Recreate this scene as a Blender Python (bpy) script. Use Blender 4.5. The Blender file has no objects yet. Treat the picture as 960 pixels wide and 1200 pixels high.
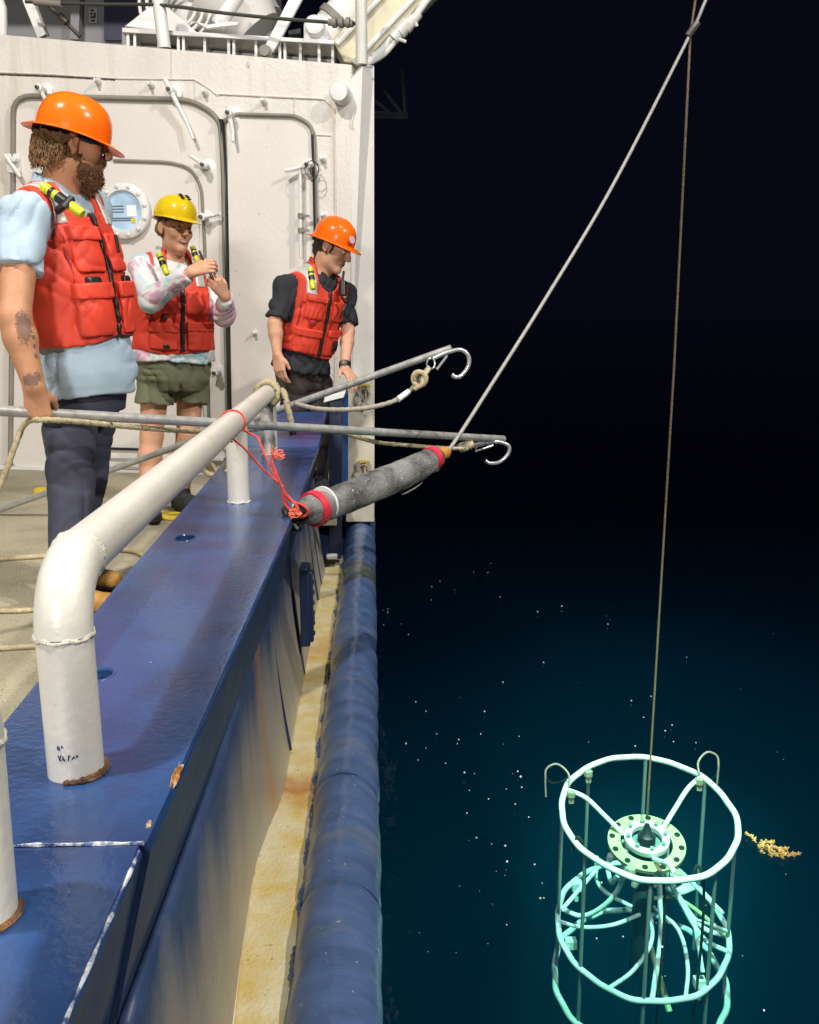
import bpy, bmesh, math, random
import numpy as np
from mathutils import Vector, Matrix
random.seed(7); rng = np.random.default_rng(11)
S = bpy.context.scene
COL = S.collection
R = math.radians
# ------------------------------------------------------------------ camera
FPX = 1100.0
CAM = np.array([0.0, 0.0, 1.04])
yaw, pitch = R(2.24), R(11.7)
FW = np.array([math.sin(yaw)*math.cos(pitch), math.cos(yaw)*math.cos(pitch), -math.sin(pitch)])
RT = np.array([math.cos(yaw), -math.sin(yaw), 0.0])
UP = np.cross(RT, FW)
cd = bpy.data.cameras.new('camera'); cam = bpy.data.objects.new('camera', cd); COL.objects.link(cam)
cd.sensor_width = 36; cd.lens = FPX/1200*36; cd.clip_start = 0.02; cd.clip_end = 3000
cam.matrix_world = Matrix(((RT[0], UP[0], -FW[0], CAM[0]), (RT[1], UP[1], -FW[1], CAM[1]),
                           (RT[2], UP[2], -FW[2], CAM[2]), (0, 0, 0, 1)))
S.camera = cam
# ------------------------------------------------------------------ night sky, the ship's floodlights and added fill lamps
w = bpy.data.worlds.new('World'); S.world = w; w.use_nodes = True
bg = w.node_tree.nodes['Background']
bg.inputs['Color'].default_value = (0.20, 0.24, 0.62, 1); bg.inputs['Strength'].default_value = 0.010
S.view_settings.view_transform = 'Standard'; S.view_settings.look = 'None'
S.view_settings.exposure = 0.0; S.view_settings.gamma = 1.0
S.cycles.use_denoising = True
S.cycles.max_bounces = 8; S.cycles.volume_bounces = 1; S.cycles.transparent_max_bounces = 16
S.cycles.sample_clamp_indirect = 6.0
def flood(name, loc, target, power, angle, size, col, blend=0.4):
    l = bpy.data.lights.new(name, 'SPOT'); l.energy = power; l.spot_size = R(angle); l.spot_blend = blend
    l.shadow_soft_size = size; l.color = col
    o = bpy.data.objects.new(name, l); COL.objects.link(o); o.location = loc
    d = Vector(target)-Vector(loc); o.rotation_euler = d.to_track_quat('-Z', 'Y').to_euler()
    return o
flood('boom_floodlight', (6.6, -1.4, 7.8), (-1.0, 4.4, 0.6), 3000, 60, 0.14, (1.0, 0.94, 0.85))
flood('mast_floodlight', (-3.0, 0.2, 7.2), (-0.8, 3.8, 0.4), 2000, 110, 0.20, (1.0, 0.95, 0.88))
flood('aft_fill_lamp', (-1.5, -5.0, 2.7), (-0.8, 5.0, 1.1), 1350, 70, 0.40, (1.0, 0.95, 0.9))  # fill lamp added behind the camera to lift faces under the hat brims
flood('water_floodlight', (1.2, 1.5, 8.0), (1.55, 4.75, -1.9), 15000, 9.5, 0.10, (0.38, 1.0, 0.66), 1.0)
flood('overside_fill_lamp', (1.9, 1.8, 6.6), (-.15, 2.4, -.3), 800, 58, 0.12, (1.0, 0.95, 0.87), 0.8)  # extra lamp added to brighten the hull side, ledge and fender
flood('sea_fill_lamp', (2.2, 1.0, 8.5), (5.5, 12.0, -1.6), 1400, 95, 0.20, (0.75, 0.85, 1.0), 1.0)  # added lamp that lifts the open water towards navy
# ------------------------------------------------------------------ geometry helpers
def nrm(v):
    v = np.asarray(v, float); return v/np.linalg.norm(v)
def ray(px, py): return FW + RT*(px-480)/FPX - UP*(py-600)/FPX
def at_y(px, py, Y): d = ray(px, py); return CAM + d*(Y/d[1])
def at_z(px, py, z): d = ray(px, py); return CAM + d*((z-CAM[2])/d[2])
def at_x(px, py, X): d = ray(px, py); return CAM + d*(X/d[0])
ROOT = {}
def wloc(o):
    l = np.zeros(3)
    while o is not None:
        l += np.array(o.location); o = o.parent
    return l
def tag(o, label=None, cat=None, group=None, kind=None):
    if label: o['label'] = label
    if cat: o['category'] = cat
    if group: o['group'] = group
    if kind: o['kind'] = kind
    return o
def thing(name, loc, label, cat, group=None):
    o = bpy.data.objects.new(name, None); COL.objects.link(o); o.location = loc; o.empty_display_size = 0.1
    return tag(o, label, cat, group)
def mesh_obj(name, V, Fc, mat, parent=None, smooth=True, angle=40, loc=None, bevel=0, tris=None):
    V = np.asarray(V, float)
    me = bpy.data.meshes.new(name)
    if parent is not None and loc is None:
        base = wloc(parent)
    else:
        base = np.array(loc if loc is not None else [(V[:,0].min()+V[:,0].max())/2, (V[:,1].min()+V[:,1].max())/2, V[:,2].min()], float)
    if isinstance(Fc, np.ndarray):
        n, k = Fc.shape
        me.vertices.add(len(V)); me.vertices.foreach_set('co', (V-base).astype(np.float32).ravel())
        me.loops.add(n*k); me.loops.foreach_set('vertex_index', Fc.astype(np.int32).ravel())
        me.polygons.add(n); me.polygons.foreach_set('loop_start', np.arange(0, n*k, k, dtype=np.int32))
        me.update(calc_edges=True)
    else:
        me.from_pydata([tuple(v) for v in (V-base)], [], Fc); me.update()
    if smooth:
        me.polygons.foreach_set('use_smooth', np.ones(len(me.polygons), dtype=bool))
        if angle < 180: me.set_sharp_from_angle(angle=R(angle))
    if mat is not None: me.materials.append(mat)
    o = bpy.data.objects.new(name, me); COL.objects.link(o)
    if parent is None: o.location = base
    else:
        o.parent = parent
        o.location = base - wloc(parent)
    if bevel:
        b = o.modifiers.new('bevel', 'BEVEL'); b.width = bevel; b.segments = 2; b.limit_method = 'ANGLE'; b.angle_limit = R(35)
    return o
class MB:
    def __init__(s): s.v = []; s.f = []
    def add(s, V, Fs):
        n = len(s.v); s.v += [np.asarray(q, float) for q in V]; s.f += [tuple(i+n for i in f) for f in Fs]; return s
    def box(s, c, size, rot=None):
        c = np.asarray(c, float); h = np.asarray(size, float)/2
        V = np.array([[x, y, z] for x in (-1, 1) for y in (-1, 1) for z in (-1, 1)])*h
        if rot is not None: V = V @ np.asarray(rot).T
        return s.add(V+c, [(0,1,3,2),(4,6,7,5),(0,4,5,1),(2,3,7,6),(0,2,6,4),(1,5,7,3)])
    def tube(s, pts, r, seg=10, closed=False, cap=True):
        P = np.asarray(pts, float); n = len(P); rr = np.broadcast_to(np.asarray(r, float), (n,))
        T = np.zeros_like(P)
        for i in range(n):
            a = P[(i-1) % n] if (closed or i > 0) else P[i]; b = P[(i+1) % n] if (closed or i < n-1) else P[i]
            T[i] = nrm(b-a)
        u = np.cross(T[0], [0, 0, 1.0]);
        if np.linalg.norm(u) < 1e-3: u = np.cross(T[0], [0, 1.0, 0])
        u = nrm(u); V = []; ang = np.linspace(0, 2*np.pi, seg, endpoint=False)
        for i in range(n):
            u = nrm(u - T[i]*np.dot(u, T[i])); v = np.cross(T[i], u)
            for a in ang: V.append(P[i]+rr[i]*(math.cos(a)*u+math.sin(a)*v))
        Fs = []
        for i in range(n if closed else n-1):
            j = (i+1) % n
            for k in range(seg): Fs.append((i*seg+k, i*seg+(k+1) % seg, j*seg+(k+1) % seg, j*seg+k))
        if cap and not closed:
            Fs.append(tuple(range(seg))[::-1]); Fs.append(tuple((n-1)*seg+k for k in range(seg)))
        return s.add(V, Fs)
    def lathe(s, prof, o, ax, seg=24, sx=None):
        # prof: (radius, height) along ax from o
        ax = nrm(ax); o = np.asarray(o, float)
        u = np.cross(ax, [0.13, 0.2, 1.0]) if abs(ax[2]) < .9 else np.cross(ax, [0, 1.0, 0]); u = nrm(u); v = np.cross(ax, u); V = []
        for (r, h) in prof:
            for k in range(seg):
                a = 2*np.pi*k/seg; V.append(o+ax*h+max(r, 1e-4)*(math.cos(a)*u+math.sin(a)*v))
        Fs = []
        for i in range(len(prof)-1):
            for k in range(seg): Fs.append((i*seg+k, i*seg+(k+1) % seg, (i+1)*seg+(k+1) % seg, (i+1)*seg+k))
        Fs.append(tuple(range(seg))[::-1]); Fs.append(tuple((len(prof)-1)*seg+k for k in range(seg)))
        return s.add(V, Fs)
    def prism(s, front, off):
        P = [np.asarray(p, float) for p in front]; n = len(P); off = np.asarray(off, float)
        V = P+[p+off for p in P]
        Fs = [tuple(range(n)), tuple(range(2*n-1, n-1, -1))]+[(i, i+n, (i+1) % n+n, (i+1) % n) for i in range(n)]
        return s.add(V, Fs)
    def build(s, name, mat, parent=None, smooth=True, angle=40, bevel=0, loc=None, fix=True):
        o = mesh_obj(name, s.v, s.f, mat, parent, smooth, angle, loc, bevel)
        if fix:
            bm = bmesh.new(); bm.from_mesh(o.data); bmesh.ops.recalc_face_normals(bm, faces=bm.faces); bm.to_mesh(o.data); bm.free()
            if smooth:
                o.data.polygons.foreach_set('use_smooth', np.ones(len(o.data.polygons), dtype=bool)); o.data.set_sharp_from_angle(angle=R(angle))
        return o
def spline(pts, n=8):
    P = np.asarray(pts, float); P = np.vstack([2*P[0]-P[1], P, 2*P[-1]-P[-2]]); out = []
    for i in range(1, len(P)-2):
        for t in np.linspace(0, 1, n, endpoint=False):
            a, b, c, d = P[i-1], P[i], P[i+1], P[i+2]
            out.append(.5*((2*b)+(-a+c)*t+(2*a-5*b+4*c-d)*t*t+(-a+3*b-3*c+d)*t**3))
    out.append(P[-2]); return np.array(out)
def rope(pts, r, seg=8, step=0.012, twist=True):
    # laid rope: a tube whose surface bulges in turning strands
    P = np.asarray(pts, float); L = np.r_[0, np.cumsum(np.linalg.norm(np.diff(P, axis=0), axis=1))]
    n = max(4, int(L[-1]/step)); t = np.linspace(0, L[-1], n)
    Q = np.stack([np.interp(t, L, P[:, i]) for i in range(3)], 1)
    m = MB(); m.tube(Q, r*(1+0.10*np.sin(np.arange(n)*2.1)), seg); return m
def copies(src, name, parent, mats):
    out = []
    for M in mats:
        c = src.copy(); c.name = name; COL.objects.link(c); c.parent = parent; c.matrix_local = M; out.append(c)
    return out
# ------------------------------------------------------------------ materials
def mat(name, col, rough=0.5, metal=0.0, var=0.12, vs=5.0, bump=0.0, bs=60.0, col2=None, ramp=(0.45, 0.6), spec=0.5, coat=0.0, stretch=None, sss=0.0, rvar=0.0, speck=None):
    m = bpy.data.materials.new(name); m.use_nodes = True; nt = m.node_tree; N = nt.nodes; L = nt.links
    p = N['Principled BSDF']; p.inputs['Roughness'].default_value = rough; p.inputs['Metallic'].default_value = metal
    p.inputs['Specular IOR Level'].default_value = spec
    if coat: p.inputs['Coat Weight'].default_value = coat; p.inputs['Coat Roughness'].default_value = 0.12
    tc = N.new('ShaderNodeTexCoord'); mp = N.new('ShaderNodeMapping'); L.new(tc.outputs['Object'], mp.inputs[0])
    if stretch: mp.inputs['Scale'].default_value = stretch
    n1 = N.new('ShaderNodeTexNoise'); n1.inputs['Scale'].default_value = vs; n1.inputs['Detail'].default_value = 6; L.new(mp.outputs[0], n1.inputs[0])
    hs = N.new('ShaderNodeMix'); hs.data_type = 'RGBA'
    c = tuple(col); lo = tuple(max(0, x*(1-var)) for x in c); hi = tuple(min(1, x*(1+var)) for x in c)
    rm = N.new('ShaderNodeValToRGB'); rm.color_ramp.elements[0].position = .3; rm.color_ramp.elements[1].position = .7
    rm.color_ramp.elements[0].color = lo+(1,); rm.color_ramp.elements[1].color = hi+(1,)
    L.new(n1.outputs[0], rm.inputs[0]); out = rm.outputs[0]
    if col2 is not None:
        n2 = N.new('ShaderNodeTexNoise'); n2.inputs['Scale'].default_value = vs*.6; n2.inputs['Detail'].default_value = 8; n2.inputs['Roughness'].default_value = .65
        L.new(mp.outputs[0], n2.inputs[0])
        r2 = N.new('ShaderNodeValToRGB'); r2.color_ramp.elements[0].position = ramp[0]; r2.color_ramp.elements[1].position = ramp[1]; L.new(n2.outputs[0], r2.inputs[0])
        L.new(r2.outputs[0], hs.inputs[0]); L.new(out, hs.inputs[6]); hs.inputs[7].default_value = tuple(col2)+(1,); out = hs.outputs[2]
    else: N.remove(hs)
    if speck is not None:
        sc, amt, th = speck
        n3 = N.new('ShaderNodeTexNoise'); n3.inputs['Scale'].default_value = th; n3.inputs['Detail'].default_value = 3; L.new(tc.outputs['Object'], n3.inputs[0])
        r3 = N.new('ShaderNodeValToRGB'); r3.color_ramp.elements[0].position = amt; r3.color_ramp.elements[1].position = amt+.04; L.new(n3.outputs[0], r3.inputs[0])
        h3 = N.new('ShaderNodeMix'); h3.data_type = 'RGBA'; L.new(r3.outputs[0], h3.inputs[0]); L.new(out, h3.inputs[6]); h3.inputs[7].default_value = tuple(sc)+(1,); out = h3.outputs[2]
    L.new(out, p.inputs['Base Color'])
    if sss:
        p.inputs['Subsurface Weight'].default_value = sss; p.inputs['Subsurface Radius'].default_value = (.02, .008, .004); p.inputs['Subsurface Scale'].default_value = .5
    if rvar:
        mr = N.new('ShaderNodeMapRange'); mr.inputs[1].default_value = .3; mr.inputs[2].default_value = .7
        mr.inputs[3].default_value = max(0, rough-rvar); mr.inputs[4].default_value = min(1, rough+rvar); L.new(n1.outputs[0], mr.inputs[0]); L.new(mr.outputs[0], p.inputs['Roughness'])
    if bump:
        nb = N.new('ShaderNodeTexNoise'); nb.inputs['Scale'].default_value = bs; nb.inputs['Detail'].default_value = 4; L.new(mp.outputs[0], nb.inputs[0])
        b = N.new('ShaderNodeBump'); b.inputs['Strength'].default_value = bump; b.inputs['Distance'].default_value = .01; L.new(nb.outputs[0], b.inputs['Height']); L.new(b.outputs[0], p.inputs['Normal'])
    return m
def nodes(m): return m.node_tree.nodes, m.node_tree.links, m.node_tree.nodes['Principled BSDF']
M = {}
M['wall'] = mat('white_hull_paint', (.68, .645, .60), .38, var=.05, vs=2.5, bump=.28, bs=45, col2=(.56, .51, .45), ramp=(.62, .80), rvar=.08)
M['wall_smooth'] = mat('white_door_paint', (.70, .665, .62), .36, var=.04, vs=3, bump=.16, bs=30, speck=((.42, .36, .30), .735, 22))
M['white_gear'] = mat('white_gear_paint', (.72, .71, .69), .35, var=.06, vs=6, bump=.1, bs=60)
M['cream_boom'] = mat('cream_boom_paint', (.62, .57, .40), .4, var=.1, vs=5, bump=.06, bs=40, col2=(.42, .36, .20), ramp=(.58, .75))
M['cream_pillar'] = mat('cream_pillar_paint', (.62, .57, .45), .45, var=.1, vs=6, bump=.2, bs=40, col2=(.42, .33, .16), ramp=(.55, .72))
M['gasket'] = mat('door_gasket', (.22, .20, .165), .6, var=.15, bump=.1)
M['black_gap'] = mat('black_rubber', (.012, .012, .013), .6)
M['dark_metal'] = mat('dark_worn_metal', (.10, .085, .07), .45, .6, var=.3, vs=40)
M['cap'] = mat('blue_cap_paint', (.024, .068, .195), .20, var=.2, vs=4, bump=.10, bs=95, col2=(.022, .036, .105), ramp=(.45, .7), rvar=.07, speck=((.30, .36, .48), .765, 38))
M['blue_dark'] = mat('blue_paint_and_box_shade', (.014, .032, .095), .48, var=.25, vs=5, bump=.12, bs=60, rvar=.08)  # dark blue paint; on the cap's outer face it paints in shade
M['rail'] = mat('cream_pipe_paint', (.62, .605, .55), .3, var=.06, vs=8, bump=.10, bs=70, col2=(.46, .42, .34), ramp=(.6, .78), speck=((.20, .15, .11), .74, 26))
M['weld'] = mat('painted_weld', (.56, .54, .47), .35, var=.12, vs=40, bump=.6, bs=120)
M['rust'] = mat('orange_rust', (.50, .20, .03), .85, var=.5, vs=60, bump=.6, bs=150, col2=(.70, .62, .50), ramp=(.5, .62))
M['rust_dark'] = mat('dark_rust', (.09, .045, .025), .8, var=.6, vs=70, bump=.7, bs=150, col2=(.28, .13, .05), ramp=(.5, .65))
M['chip'] = mat('chipped_paint_edge', (.55, .58, .64), .4, var=.2, vs=60, col2=(.04, .07, .20), ramp=(.45, .55), bump=.5, bs=160)
M['steel'] = mat('galvanised_pole', (.40, .40, .385), .38, .35, var=.15, vs=30, bump=.05, bs=120, rvar=.1)
M['chrome'] = mat('bright_hook_steel', (.60, .60, .60), .25, .6, var=.1)
M['rope'] = mat('tan_rope', (.42, .36, .22), .85, var=.25, vs=60, bump=.5, bs=220, speck=((.04, .04, .035), .62, 55))
M['rope_clean'] = mat('tan_deck_rope', (.48, .41, .25), .85, var=.2, vs=60, bump=.5, bs=220)
M['rope_grey'] = mat('grey_tag_rope', (.34, .31, .25), .8, var=.2, vs=60, bump=.5, bs=220)
M['tape'] = mat('white_tape', (.75, .75, .74), .5)
M['cable'] = mat('grey_cable', (.31, .295, .27), .55, .1, var=.12, vs=40, bump=.2, bs=200)
M['wire'] = mat('brown_wire_rope', (.15, .105, .065), .65, .1, var=.3, vs=80, bump=.4, bs=300)
M['red_twine'] = mat('red_twine', (.70, .07, .05), .75, var=.2, vs=80, bump=.4, bs=300)
M['orange_fray'] = mat('orange_fray', (.85, .20, .12), .8, var=.2, vs=90)
M['canvas'] = mat('grey_canvas', (.20, .20, .195), .9, var=.22, vs=9, bump=.6, bs=160, col2=(.05, .05, .05), ramp=(.44, .60), speck=((.40, .40, .38), .66, 90))
M['red_tape'] = mat('red_tape', (.62, .03, .06), .5, var=.1)
M['amber'] = mat('amber_fitting', (.55, .27, .05), .4, var=.1)
M['black'] = mat('black_plastic', (.014, .014, .016), .4)
M['deck'] = mat('nonskid_deck', (.45, .405, .285), .9, var=.12, vs=2.5, bump=.9, bs=180, col2=(.30, .265, .18), ramp=(.48, .70), speck=((.13, .12, .10), .64, 120))
M['yellow'] = mat('yellow_deck_paint', (.75, .55, .03), .6, var=.1, vs=30, bump=.5, bs=160)
M['hat_orange'] = mat('orange_hat_plastic', (.92, .150, .008), .24, var=.03, coat=.12)
M['hat_yellow'] = mat('yellow_hat_plastic', (.82, .55, .012), .26, var=.03, coat=.3)
M['vest'] = mat('red_vest_nylon', (.72, .055, .026), .58, var=.08, vs=14, bump=.16, bs=240)
M['vest_dark'] = mat('dark_red_binding', (.36, .022, .022), .65, var=.1)
M['reflect'] = mat('reflective_tape', (.60, .59, .56), .35, .2, var=.1, vs=20)
M['hivis'] = mat('yellow_light_plastic', (.60, .62, .02), .3, var=.05)
M['shirt_blue'] = mat('light_blue_cotton', (.40, .52, .63), .88, var=.07, vs=10, bump=.2, bs=320)
M['tee_dark'] = mat('charcoal_cotton', (.022, .024, .030), .9, var=.2, vs=12, bump=.2, bs=320)
M['slacks'] = mat('slate_trousers', (.046, .050, .080), .88, var=.15, vs=8, bump=.2, bs=320)
M['brown_pants'] = mat('dark_brown_trousers', (.040, .028, .026), .85, var=.2, vs=9, bump=.2, bs=320)
M['olive'] = mat('olive_shorts', (.155, .165, .098), .88, var=.12, vs=9, bump=.2, bs=320)
M['boot'] = mat('tan_leather', (.44, .22, .05), .6, var=.2, vs=20, bump=.4, bs=80)
M['sole'] = mat('dark_sole', (.03, .025, .02), .8)
M['shoe'] = mat('dark_trainer', (.025, .03, .03), .7, var=.5, vs=30)
M['eye'] = mat('eye_white', (.75, .72, .68), .25)
M['iris'] = mat('dark_iris', (.03, .018, .01), .2)
M['lips'] = mat('lips', (.42, .13, .10), .45)
M['teeth'] = mat('teeth', (.75, .72, .66), .3)
M['hair_ginger'] = mat('ginger_hair', (.13, .070, .028), .6, var=.5, vs=45, bump=.9, bs=130, stretch=(1, 1, 1))
M['beard'] = mat('ginger_beard', (.13, .058, .022), .65, var=.5, vs=60, bump=.9, bs=200)
M['hair_brown'] = mat('brown_hair', (.16, .095, .045), .5, var=.45, vs=30, bump=.8, bs=110, stretch=(1, 1, .3))
M['hair_dark'] = mat('dark_brown_hair', (.035, .020, .012), .55, var=.4, vs=40, bump=.8, bs=120)
M['lens'] = mat('sunglass_lens', (.01, .01, .012), .08)
for k, c in (('skin_tan', (.50, .250, .140)), ('skin_fair', (.64, .345, .215)), ('skin_light', (.62, .340, .215))):
    M[k] = mat(k, c, .56, spec=.35, var=.09, vs=22, bump=.10, bs=150, sss=.10)
# tie-dye: pink, aqua and white cloth
def tiedye():
    m = mat('tie_dye_cotton', (.7, .7, .7), .9, var=.05, bump=.2, bs=320); N, L, p = nodes(m)
    tc = N.new('ShaderNodeTexCoord'); n = N.new('ShaderNodeTexNoise'); n.inputs['Scale'].default_value = 5.5; n.inputs['Detail'].default_value = 3; n.inputs['Distortion'].default_value = 1.6
    L.new(tc.outputs['Object'], n.inputs[0]); r = N.new('ShaderNodeValToRGB'); e = r.color_ramp.elements
    e[0].position = .30; e[0].color = (.22, .50, .60, 1); e[1].position = .72; e[1].color = (.72, .26, .38, 1)
    for pos, c in ((.40, (.42, .66, .70, 1)), (.46, (.72, .72, .72, 1)), (.54, (.74, .71, .72, 1)), (.60, (.70, .36, .46, 1)), (.66, (.45, .42, .60, 1))):
        x = e.new(pos); x.color = c
    L.new(n.outputs[0], r.inputs[0]); L.new(r.outputs[0], p.inputs['Base Color']); return m
M['tiedye'] = tiedye()
for k in ('hat_orange', 'hat_yellow'):
    p_ = M[k].node_tree.nodes['Principled BSDF']; p_.inputs['Subsurface Weight'].default_value = .35; p_.inputs['Subsurface Radius'].default_value = (.03, .010, .003); p_.inputs['Subsurface Scale'].default_value = .4; p_.inputs['Specular IOR Level'].default_value = .18
def pos_mask(N, L, axis, stops, wob=0.0, ns=6.0, stretch=(1, 1, 1)):
    """0..1 ramp over a world coordinate, its edge broken by noise"""
    g = N.new('ShaderNodeNewGeometry'); sx = N.new('ShaderNodeSeparateXYZ'); L.new(g.outputs['Position'], sx.inputs[0])
    o = sx.outputs[axis]
    if wob:
        mp = N.new('ShaderNodeMapping'); mp.inputs['Scale'].default_value = stretch; L.new(g.outputs['Position'], mp.inputs[0])
        n = N.new('ShaderNodeTexNoise'); n.inputs['Scale'].default_value = ns; n.inputs['Detail'].default_value = 7; L.new(mp.outputs[0], n.inputs[0])
        s = N.new('ShaderNodeMath'); s.operation = 'SUBTRACT'; L.new(n.outputs[0], s.inputs[0]); s.inputs[1].default_value = .5
        ml = N.new('ShaderNodeMath'); ml.operation = 'MULTIPLY_ADD'; L.new(s.outputs[0], ml.inputs[0]); ml.inputs[1].default_value = wob; L.new(o, ml.inputs[2]); o = ml.outputs[0]
    a, b = stops[0][0], stops[-1][0]
    mr = N.new('ShaderNodeMapRange'); mr.inputs[1].default_value = a; mr.inputs[2].default_value = b; L.new(o, mr.inputs[0])
    r = N.new('ShaderNodeValToRGB'); e = r.color_ramp.elements
    e[0].position = 0; e[0].color = (stops[0][1],)*3+(1,); e[1].position = 1; e[1].color = (stops[-1][1],)*3+(1,)
    for x, v in stops[1:-1]:
        k = e.new((x-a)/(b-a)); k.color = (v,)*3+(1,)
    L.new(mr.outputs[0], r.inputs[0]); return r.outputs[0]
def over(m, fac, col):
    N, L, p = nodes(m); src = p.inputs['Base Color'].links[0].from_socket
    x = N.new('ShaderNodeMix'); x.data_type = 'RGBA'; L.new(fac, x.inputs[0]); L.new(src, x.inputs[6]); x.inputs[7].default_value = tuple(col)+(1,)
    L.new(x.outputs[2], p.inputs['Base Color'])
N, L, p = nodes(M['wall'])
g_ = N.new('ShaderNodeNewGeometry'); mp_ = N.new('ShaderNodeMapping'); mp_.inputs['Scale'].default_value = (7, 7, .45); L.new(g_.outputs['Position'], mp_.inputs[0]); n_ = N.new('ShaderNodeTexNoise'); n_.inputs['Scale'].default_value = 1.6; n_.inputs['Detail'].default_value = 6; L.new(mp_.outputs[0], n_.inputs[0])
r_ = N.new('ShaderNodeValToRGB'); r_.color_ramp.elements[0].position = .52; r_.color_ramp.elements[1].position = .80; r_.color_ramp.elements[1].color = (.55, .55, .55, 1); L.new(n_.outputs[0], r_.inputs[0]); over(M['wall'], r_.outputs[0], (.46, .37, .25))
# hull side: blue, with a dried tan salt and dirt film lower down in streaks
m = mat('hull_side_paint', (.030, .052, .125), .42, var=.22, vs=5, bump=.2, bs=60, rvar=.1); N, L, p = nodes(m)
over(m, pos_mask(N, L, 2, [(-.40, .95), (-.14, .85), (.0, .58), (.15, 0.0)], .36, 5.0, (1, 1.2, .12)), (.36, .33, .255))
over(m, pos_mask(N, L, 1, [(2.30, 0), (2.40, .5), (2.46, 0)], .10, 8.0, (1, 1, .3)), (.36, .17, .05))
M['hull'] = m
m = mat('ledge_cream', (.66, .60, .40), .65, var=.08, vs=12, bump=.4, bs=110, col2=(.60, .43, .10), ramp=(.40, .66), speck=((.30, .23, .11), .68, 75)); N, L, p = nodes(m)
over(m, pos_mask(N, L, 1, [(2.40, 0), (2.50, .95), (2.60, 0)], .30, 9.0), (.42, .17, .03))
over(m, pos_mask(N, L, 1, [(3.55, 0), (3.72, .7), (3.85, 0)], .40, 9.0), (.48, .25, .05))
M['ledge'] = m
m = mat('fender_blue', (.080, .135, .285), .24, var=.22, vs=6, bump=.14, bs=60, col2=(.20, .235, .26), ramp=(.55, .85), rvar=.1, speck=((.36, .40, .45), .70, 60), stretch=(1, 2.6, 1)); N, L, p = nodes(m)
over(m, pos_mask(N, L, 1, [(4.45, 0), (4.7, .75), (4.95, 0)], .35, 8.0), (.16, .17, .08))
M['fender'] = m
# ------------------------------------------------------------------ signed-distance modelling (people, cloth)
def surface_nets(D, lo, h):
    s = D < 0
    c = np.zeros(tuple(np.array(D.shape)-1), np.uint8)
    for i in (0, 1):
        for j in (0, 1):
            for k in (0, 1): c += s[i:s.shape[0]-1+i, j:s.shape[1]-1+j, k:s.shape[2]-1+k]
    act = np.argwhere((c > 0) & (c < 8)); n = len(act)
    idx = np.full(c.shape, -1, np.int64); idx[tuple(act.T)] = np.arange(n)
    acc = np.zeros((n, 3)); cnt = np.zeros(n)
    cor = [(0,0,0),(1,0,0),(0,1,0),(1,1,0),(0,0,1),(1,0,1),(0,1,1),(1,1,1)]
    val = [D[act[:,0]+a, act[:,1]+b, act[:,2]+cc] for a, b, cc in cor]
    for a, b in ((0,1),(2,3),(4,5),(6,7),(0,2),(1,3),(4,6),(5,7),(0,4),(1,5),(2,6),(3,7)):
        va, vb = val[a], val[b]; x = (va < 0) != (vb < 0)
        t = np.where(x, va/np.where(x, va-vb, 1), 0)[:, None]
        acc += np.where(x[:, None], np.array(cor[a])+t*(np.array(cor[b])-np.array(cor[a])), 0); cnt += x
    V = lo+(act+acc/cnt[:, None])*h
    Q = []
    for ax in range(3):
        o1, o2 = [(1, 2), (2, 0), (0, 1)][ax]
        sl = [slice(None)]*3; sh = [slice(None)]*3; sl[ax] = slice(0, -1); sh[ax] = slice(1, None)
        A, B = s[tuple(sl)], s[tuple(sh)]
        e = np.argwhere(A != B); e = e[(e[:, o1] > 0) & (e[:, o2] > 0) & (e[:, o1] < s.shape[o1]-1) & (e[:, o2] < s.shape[o2]-1)]
        ins = A[tuple(e.T)]
        d1 = np.zeros(3, int); d1[o1] = 1; d2 = np.zeros(3, int); d2[o2] = 1
        q = np.stack([idx[tuple((e-d1-d2).T)], idx[tuple((e-d2).T)], idx[tuple(e.T)], idx[tuple((e-d1).T)]], 1)
        q[~ins] = q[~ins][:, ::-1]; Q.append(q)
    return V, np.concatenate(Q)
def sdf_mesh(fn, lo, hi, h, smooth=1):
    B = 6; lo = np.asarray(lo, float); hi = np.asarray(hi, float)
    nb = np.maximum(1, np.ceil((hi-lo)/(h*B)).astype(int)); dims = nb*B
    bc = np.stack(np.meshgrid(*[np.arange(k) for k in nb], indexing='ij'), -1).reshape(-1, 3)
    d = fn(lo+(bc*B+(B-1)/2)*h, True)
    keep = np.abs(d) < B*h*1.25
    D = np.repeat(np.repeat(np.repeat(d.reshape(nb), B, 0), B, 1), B, 2).astype(np.float32)
    kb = bc[keep]
    loc = np.stack(np.meshgrid(*[np.arange(B)]*3, indexing='ij'), -1).reshape(-1, 3)
    ii = (kb[:, None, :]*B+loc[None]).reshape(-1, 3)
    D[ii[:, 0], ii[:, 1], ii[:, 2]] = fn(lo+ii*h, False)
    V, Q = surface_nets(D, lo, h)
    if len(V) == 0: return V, Q
    E = np.concatenate([Q[:, [0, 1]], Q[:, [1, 2]], Q[:, [2, 3]], Q[:, [3, 0]]])
    for _ in range(smooth):
        acc = np.zeros_like(V); c = np.zeros(len(V))
        for k in range(3):
            acc[:, k] = np.bincount(E[:, 0], V[E[:, 1], k], len(V))+np.bincount(E[:, 1], V[E[:, 0], k], len(V))
        c = np.bincount(E[:, 0], minlength=len(V))+np.bincount(E[:, 1], minlength=len(V))
        V = .5*V+.5*acc/np.maximum(c, 1)[:, None]
    return V, Q
def smin(a, b, k):
    if k <= 0: return np.minimum(a, b)
    h = np.clip(.5+.5*(b-a)/k, 0, 1); return b*(1-h)+a*h-k*h*(1-h)
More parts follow.
